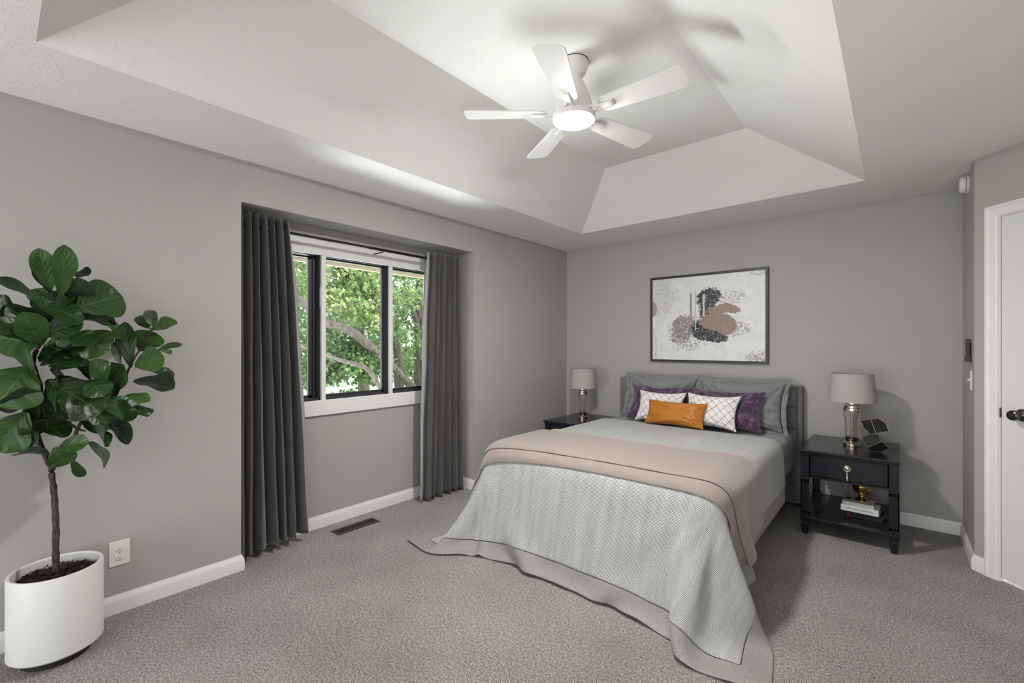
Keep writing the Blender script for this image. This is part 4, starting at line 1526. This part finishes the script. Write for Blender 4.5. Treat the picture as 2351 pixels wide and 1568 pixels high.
# shredded bark flakes
for k in range(420):
    a = random.uniform(0, 2 * PI); rr = (PR - .022) * math.sqrt(random.random())
    x, y = rr * math.cos(a), rr * math.sin(a)
    th_ = random.uniform(0, PI); L_ = random.uniform(.006, .017); w_ = random.uniform(.0015, .004)
    z = .352 - .016 * (rr / PR) ** 2 + random.uniform(.003, .012)
    dx, dy = math.cos(th_) * L_, math.sin(th_) * L_
    q = [so.verts.new((x - dx - dy * w_ / L_, y - dy + dx * w_ / L_, z - .003)), so.verts.new((x - dx + dy * w_ / L_, y - dy - dx * w_ / L_, z)),
         so.verts.new((x + dx + dy * w_ / L_, y + dy - dx * w_ / L_, z + random.uniform(-.003, .006))), so.verts.new((x + dx - dy * w_ / L_, y + dy + dx * w_ / L_, z))]
    so.faces.new(q)
bmesh.ops.recalc_face_normals(so, faces=so.faces)
soo = tag(obj('bark_mulch', so, M['mulch'], plant), kind='stuff')
FIG_LEAVES = [(-4.271, 1.553, -4.31, 1.717, 0.065, 1), (-4.246, 1.529, -4.241, 1.734, 0.062, 1), (-4.271, 1.553, -4.324, 1.64, 0.029, 1), (-4.206, 1.643, -4.153, 1.649, 0.029, 0), (-4.239, 1.662, -4.182, 1.487, 0.079, 0), (-4.201, 1.486, -4.054, 1.558, 0.168, 1), (-4.307, 1.525, -4.417, 1.595, 0.036, 0), (-4.313, 1.438, -4.388, 1.488, 0.032, 0), (-4.327, 1.421, -4.448, 1.454, 0.102, 1), (-4.271, 1.413, -4.271, 1.55, 0.084, 0), (-4.196, 1.453, -4.071, 1.437, 0.049, 0), (-4.225, 1.378, -4.099, 1.318, 0.119, 1), (-4.32, 1.37, -4.187, 1.426, 0.076, 1), (-4.294, 1.319, -4.184, 1.352, 0.071, 1), (-4.311, 1.294, -4.191, 1.318, 0.077, 1), (-4.322, 1.313, -4.417, 1.375, 0.096, 1), (-4.329, 1.256, -4.417, 1.105, 0.21, 1), (-4.294, 1.19, -4.132, 1.05, 0.152, 1), (-4.285, 1.248, -4.199, 1.245, 0.058, 0), (-4.313, 1.146, -4.276, 0.978, 0.16, 1), (-4.333, 1.072, -4.425, 0.923, 0.134, 1), (-4.302, 0.972, -4.206, 0.984, 0.122, 1), (-4.253, 0.892, -4.165, 0.914, 0.042, 1), (-4.262, 0.907, -4.225, 0.821, 0.082, 1), (-4.269, 0.863, -4.367, 0.897, 0.033, 0), (-4.211, 0.852, -4.169, 0.759, 0.035, 1), (-4.164, 0.911, -4.109, 0.798, 0.061, 0), (-4.177, 1.014, -4.117, 0.903, 0.101, 0), (-4.122, 1.049, -4.032, 0.896, 0.052, 0), (-4.132, 1.074, -3.991, 1.02, 0.096, 1), (-4.01, 1.051, -3.964, 1.006, 0.058, 0), (-4.107, 0.974, -4.079, 0.95, 0.029, 0), (-4.239, 1.068, -4.177, 1.048, 0.043, 1), (-4.142, 1.174, -4.191, 1.291, 0.042, 1), (-4.142, 1.174, -4.087, 1.15, 0.061, 1), (-4.078, 1.156, -4.15, 1.26, 0.066, 1), (-4.067, 1.092, -4.043, 1.239, 0.113, 0), (-4.038, 1.107, -3.957, 1.078, 0.037, 1), (-4.005, 1.216, -4.028, 1.431, 0.061, 0), (-4.01, 1.238, -3.907, 1.275, 0.122, 1), (-3.971, 1.302, -3.907, 1.391, 0.117, 1), (-3.925, 1.309, -3.834, 1.337, 0.024, 1), (-3.907, 1.316, -3.84, 1.299, 0.022, 1), (-3.934, 1.42, -3.922, 1.498, 0.055, 0), (-3.934, 1.412, -3.982, 1.466, 0.053, 1), (-3.931, 1.401, -3.829, 1.449, 0.046, 0), (-4.01, 1.166, -3.849, 1.122, 0.075, 0), (-3.937, 1.228, -3.846, 1.175, 0.046, 0), (-4.035, 1.346, -4.099, 1.429, 0.066, 0), (-4.043, 1.239, -4.058, 1.349, 0.034, 0), (-4.225, 1.289, -4.206, 1.272, 0.03, 1), (-4.191, 0.976, -4.213, 0.995, 0.02, 0), (-4.285, 1.462, -4.305, 1.551, 0.062, 0), (-4.253, 1.43, -4.191, 1.453, 0.065, 1), (-4.266, 1.476, -4.229, 1.557, 0.072, 1), (-4.22, 1.113, -4.271, 1.228, 0.067, 0), (-4.363, 0.968, -4.329, 0.989, 0.037, 0), (-4.162, 1.189, -4.122, 1.118, 0.075, 0), (-4.239, 1.345, -4.271, 1.404, 0.079, 0), (-4.346, 1.376, -4.316, 1.454, 0.056, 0), (-4.191, 1.312, -4.142, 1.352, 0.068, 0), (-4.253, 1.03, -4.311, 1.018, 0.085, 0)]
TRUNK = [(-4.253, 0.374), (-4.254, 0.468), (-4.254, 0.602), (-4.259, 0.703), (-4.267, 0.798), (-4.266, 0.806), (-4.284, 0.862), (-4.311, 0.971), (-4.306, 1.046), (-4.3, 1.157), (-4.319, 1.255), (-4.311, 1.314), (-4.288, 1.378), (-4.263, 1.55)]
BRANCH = [(-4.263, 0.809), (-4.204, 0.925), (-4.165, 1.017), (-4.12, 1.05), (-4.078, 1.099), (-4.035, 1.166), (-4.002, 1.251), (-3.956, 1.346), (-3.93, 1.42)]

def stem_tube(name, yz, r0, r1, parent, xs=0.0, bumps=True):
    pts = [Vector((xs + .012 * math.sin(i * 1.7), y - PY, z)) for i, (y, z) in enumerate(yz)]
    sp_ = smooth_path(pts, 5, .0008)
    n = len(sp_)
    rad = [(r0 + (r1 - r0) * i / (n - 1)) * (1 + .10 * math.sin(i * 2.1)) for i in range(n)]
    b = tube(sp_, rad, 12)
    if bumps:
        for k in range(22):
            i = random.randrange(2, n - 2); a = random.uniform(0, 2 * PI)
            d_ = Vector((math.cos(a), math.sin(a), .35)).normalized()
            p = sp_[i] + d_ * rad[i] * .8
            tube([p, p + d_ * .006], [.0022, .0006], 5, b)
    return obj(name, b, M['bark'], parent, smooth=True)


TRUNK[0] = (TRUNK[0][0], .335)
stem_tube('trunk', TRUNK, .0125, .0065, plant)
stem_tube('branch', [TRUNK[5]] + BRANCH[1:], .0075, .0035, plant, .01)

LEAF_C = {}
def leaf_mesh(L, w, bend, fold, seed, ruf=.05):
    """obovate leaf along +x from origin, width along y, upper face +z"""
    nx, ny = 18, 10
    X = np.zeros((nx, ny + 1, 3)); UV = np.zeros((nx, ny + 1, 2))
    pet = .07 * L
    for i in range(nx):
        s = i / (nx - 1)
        prof = math.sin(PI * min(1, (s ** 1.25) * .985 + .015)) ** .62
        prof *= (.72 + .42 * s) * (1 - .12 * math.exp(-((s - .38) / .10) ** 2))
        prof = max(prof, .015)
        for j in range(ny + 1):
            v = -1 + 2 * j / ny
            y = v * w / 2 * prof * 1.02
            x = pet + (L - pet) * s
            z = abs(v) * fold * w * .5 * prof
            z += ruf * w * .5 * math.sin(s * 9 + seed + (1.5 if v > 0 else 0)) * abs(v) ** 1.5 * prof
            z += .03 * w * math.sin((s - abs(v) * .3) * 7 * PI) * (1 - abs(v)) * abs(v) * 2
            # bend along length
            a = bend * s
            if abs(bend) > 1e-3:
                Rb = L / bend
                xb = Rb * math.sin(x / L * bend); zb = -Rb * (1 - math.cos(x / L * bend))
                p = (xb + z * math.sin(a), y, zb + z * math.cos(a))
            else:
                p = (x, y, z)
            X[i, j] = p; UV[i, j] = (v, s)
    return grid_mesh('leaf', X, UV)


rl = random.Random(4)
view = (Vector((CAM.x, CAM.y, 1.2)) - Vector((PX, PY, 1.2))).normalized()
extra = []
for k in range(20):
    zz = rl.uniform(.95, 1.58); yy = -4.29 + rl.uniform(-.04, .04) + (.10 if zz < 1.2 else 0) * rl.random()
    aa = rl.uniform(0, 2 * PI); ll = rl.uniform(.10, .19)
    extra.append((yy, zz, yy + math.cos(aa) * ll, zz + math.sin(aa) * ll * .8, rl.uniform(.07, .12), int(rl.random() < .6)))
for k, (y0, z0, y1, z1, w, up_) in enumerate(FIG_LEAVES + extra):
    dx0 = rl.uniform(-.05, .07); dxt = dx0 + rl.uniform(-.04, .10)
    if y0 > -4.06:
        dxt = dx0 + rl.uniform(-.03, .05)
    a = Vector((.02 + dx0, y0 - PY, z0)); b = Vector((.02 + dxt, y1 - PY, z1))
    if b.x + PX < .06: b.x = .06 - PX
    d = b - a
    bend = rl.uniform(.35, .85) * (1 if d.z < .1 else .6)
    L_ = 1.07 * d.length / (math.sin(bend / 2) / (bend / 2))
    xax = d.normalized()
    # face normal: toward the viewer with upward bias
    n = (view * 1.0 + Vector((0, 0, .55)) + Vector((rl.uniform(-.3, .3), rl.uniform(-.45, .45), rl.uniform(-.3, .3))))
    if not up_:
        n = view * .5 + Vector((rl.uniform(-.2, .2), rl.uniform(-.5, .5), .8 + rl.uniform(-.2, .2))); n = n if rl.random() < .5 else Vector((-n.x, n.y, n.z))
    n = (n - xax * n.dot(xax)).normalized()
    yax = n.cross(xax)
    fac = max(.30, abs(n.dot(view)))
    me = leaf_mesh(L_, min(w / fac, L_ * .95) * 1.2, bend, rl.uniform(.08, .28), k, rl.uniform(.05, .14))
    lf = obj('leaf', me, M['leaf'], plant, smooth=True)
    # rotate so that the chord (bent leaf) aligns with d
    R3 = Matrix((xax, yax, n)).transposed().to_4x4()
    lf.matrix_local = Matrix.Translation(a) @ R3 @ Matrix.Rotation(-bend / 2, 4, 'Y')

# ------------------------------------------------------------------ outside: tree, bushes, lawn, house
GZ = -2.9
tag(obj('ground_lawn', B(-60, -.45, -40, 60, GZ - .3, GZ), M['grass']), kind='structure')
tag(obj('trim_driveway', B(-16, -9, -20, 3.2, GZ, GZ + .02), M['drive']), kind='structure')


def limb(name, pts, r0, r1, parent, n=5, jit=.006):
    sp_ = smooth_path(pts, n, jit)
    m_ = len(sp_)
    return obj(name, tube(sp_, [(r0 + (r1 - r0) * i / (m_ - 1)) * (1 + .06 * math.sin(i * 1.9)) for i in range(m_)], 12), M['tree_bark'], parent, smooth=True)


def foliage(name, centers, per, size, parent, seed):
    r = np.random.RandomState(seed)
    C_ = np.array(centers, float)
    n = len(C_) * per
    cen = np.repeat(C_[:, :3], per, 0); rad = np.repeat(C_[:, 3], per); tone0 = np.repeat(C_[:, 4], per)
    dirs = r.normal(size=(n, 3)); dirs /= np.linalg.norm(dirs, axis=1, keepdims=True)
    P = cen + dirs * (rad * r.rand(n) ** .45)[:, None] * np.array([1, 1, .85])
    ax_ = r.normal(size=(n, 3)); ax_[:, 2] -= .9; ax_ /= np.linalg.norm(ax_, axis=1, keepdims=True)
    tmp = r.normal(size=(n, 3)) + np.array([.9, 0, .5]); sd = np.cross(ax_, tmp); sd /= np.linalg.norm(sd, axis=1, keepdims=True)
    nm = np.cross(ax_, sd)
    L = size * (.65 + .6 * r.rand(n))[:, None]; W = L * .42
    v = np.stack([P, P + ax_ * L * .4 + sd * W + nm * L * .10, P + ax_ * L - nm * L * .05, P + ax_ * L * .4 - sd * W + nm * L * .10, P + ax_ * L * .45], 1).reshape(-1, 3)
    base = np.arange(n)[:, None] * 5
    f = np.concatenate([base + np.array([0, 1, 4]), base + np.array([1, 2, 4]), base + np.array([2, 3, 4]), base + np.array([3, 0, 4])], 0)
    me = bpy.data.meshes.new(name)
    me.from_pydata(v.tolist(), [], f.tolist())
    at_ = me.attributes.new('tone', 'FLOAT', 'POINT')
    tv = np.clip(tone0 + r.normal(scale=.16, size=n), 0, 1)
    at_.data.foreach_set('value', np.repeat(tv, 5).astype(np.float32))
    me.update()
    o = obj(name, me, M['tree_leaf'], parent)
    return tag(o, kind='stuff')


tree = empty('shade_tree', (-5.2, 1.95, GZ), 0, 'large leafy green tree with thick grey-brown limbs just outside the window', 'tree')
def W(p): return Vector(p) - Vector((-5.2, 1.95, GZ))
limb('trunk', [W(q) for q in [(-5.2, 1.98, GZ), (-5.2, 1.965, -.433), (-5.2, 1.965, .475), (-5.2, 1.95, 1.384), (-5.2, 1.936, 1.838), (-5.2, 1.95, 2.519), (-5.2, 1.965, 2.975), (-5.2, 1.936, 4.6)]], .24, .13, tree)
limb('limb', [W(q) for q in [(-3.6, -2.9, 2.9), (-3.6, -1.95, 2.261), (-3.6, -1.642, 2.081), (-3.6, -1.5, 1.963), (-3.6, -1.369, 1.855), (-3.6, -1.171, 1.686), (-3.6, -.916, 1.618), (-3.6, -.68, 1.53), (-3.7, -.45, 1.404), (-4.2, .5, .9), (-5.1, 1.9, .1)]], .040, .080, tree)
limb('limb', [W(q) for q in [(-3.3, -2.6, 1.7), (-3.3, -1.951, 1.419), (-3.3, -1.635, 1.325), (-3.3, -1.321, 1.209), (-3.3, -1.077, 1.117), (-3.3, -.852, 1.05), (-3.3, -.65, .982), (-3.3, -.51, .85), (-3.35, -.328, .616), (-3.9, .6, -.3), (-5.1, 1.9, -1.2)]], .016, .045, tree)
limb('limb', [W(q) for q in [(-5.15, 1.9, .9), (-5.0, 1.671, 1.536), (-5.0, 1.644, 1.82), (-5.0, 1.51, 2.119), (-5.0, 1.38, 2.346), (-5.0, 1.227, 2.483), (-5.0, 1.052, 2.571), (-5, .5, 3.0)]], .06, .03, tree)
for tw, r_ in (([(-3.8, -1.44, 1.95), (-3.8, -1.44, 2.07), (-3.8, -1.484, 2.318), (-3.8, -1.513, 2.522), (-3.8, -1.5, 3.0)], .016),
               ([(-3.3, -1.45, .85), (-3.3, -1.321, .979), (-3.3, -1.17, 1.09), (-3.3, -.852, 1.088)], .011),
               ([(-3.6, .02, 1.5), (-3.6, .056, 1.716), (-3.6, .137, 1.823), (-3.6, .168, 1.929), (-3.6, .335, 2.009), (-3.6, .356, 2.134), (-3.6, .314, 2.219), (-3.6, .464, 2.267)], .010),
               ([(-3.6, -.95, 2.6), (-3.5, -1.1, 2.45), (-3.5, -1.3, 2.4), (-3.5, -1.6, 2.45)], .012),
               ([(-3.4, -.3, 2.1), (-3.4, -.6, 2.0), (-3.4, -.9, 1.95), (-3.4, -1.2, 1.8)], .008)):
    limb('twig', [W(q) for q in tw], r_, r_ * .6, tree, 4, .004)
rc = np.random.RandomState(21)
cs = []
for k in range(210):
    x = rc.uniform(-7.5, -3.9); y = rc.uniform(-3.2, 4.5); z = rc.uniform(-.6, 4.6)
    # gap low right and low left where pale ground and the house show
    s_ = (2.95 - x) / 3.2
    yw = -4.44 + (y + 4.44) / s_; zw = 1.34 + (z - 1.34) / s_
    if -2.20 < yw < -1.80 and zw < 1.52 and rc.rand() < .80: continue
    if yw < -2.62 and zw < 1.12 and rc.rand() < .75: continue
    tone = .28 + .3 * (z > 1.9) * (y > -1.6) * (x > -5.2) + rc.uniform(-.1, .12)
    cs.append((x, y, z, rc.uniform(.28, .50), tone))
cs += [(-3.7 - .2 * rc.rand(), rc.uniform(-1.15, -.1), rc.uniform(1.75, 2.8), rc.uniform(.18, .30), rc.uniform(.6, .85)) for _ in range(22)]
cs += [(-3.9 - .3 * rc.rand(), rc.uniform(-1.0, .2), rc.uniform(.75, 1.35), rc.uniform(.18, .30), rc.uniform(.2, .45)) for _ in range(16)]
cs = [(a - -5.2, b - 1.95, c_ - GZ, d_, e_) for a, b, c_, d_, e_ in cs]
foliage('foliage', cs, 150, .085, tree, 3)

bt = empty('backdrop_tree', (-6.2, 1.95, GZ), 0, 'darker slim tree trunk standing behind the large tree, seen in the right pane', 'tree')
limb('trunk', [Vector(q) - Vector((-6.2, 1.95, GZ)) for q in [(-6.2, 2.2, GZ), (-6.2, 2.05, .0), (-6.2, 2.02, .79), (-6.2, 1.95, 1.386), (-6.2, 1.9, 1.75), (-6.2, 1.8, 2.6)]], .15, .05, bt)
far = [(rc.uniform(-2.5, 2.5), rc.uniform(-5, 6), rc.uniform(3.0, 9.5), rc.uniform(.6, 1.0), rc.uniform(.25, .5)) for _ in range(60)]
fr2 = empty('far_tree', (-13, 5.0, GZ), 0, 'soft green tree mass far beyond the limbs of the large tree', 'tree')
foliage('foliage', far, 260, .17, fr2, 9)
limb('trunk', [(0, 0, 0), (.1, .1, 2.5), (0, 0, 5), (.1, 0, 8)], .28, .1, fr2)

hs = empty('neighbor_house', (-21, 13, GZ), 0, 'pale sided neighbouring house glimpsed low through the leaves', 'house')
obj('wall', B(-3, 3, -9, 9, 0, 5.2), M['siding'], hs)
rfm = bmesh.new()
q = [rfm.verts.new(p) for p in [(-3.5, -9.5, 5.1), (3.5, -9.5, 5.1), (0, -9.5, 7.4), (-3.5, 9.5, 5.1), (3.5, 9.5, 5.1), (0, 9.5, 7.4)]]
for f in ((0, 1, 2), (3, 5, 4), (0, 2, 5, 3), (1, 4, 5, 2), (0, 3, 4, 1)):
    rfm.faces.new([q[i] for i in f])
obj('roof', rfm, simple('grey_shingles', (.25, .24, .23), .9, nscale=5, nstr=.3, var=.1), hs)
for y in (-6, -2, 2, 6):
    w_ = obj('window', B(3.0, 3.06, y - .6, y + .6, 2.8, 4.2), M['trim'], hs)
    obj('pane', B(3.05, 3.07, y - .5, y + .5, 2.9, 4.1), M['sash'], w_)
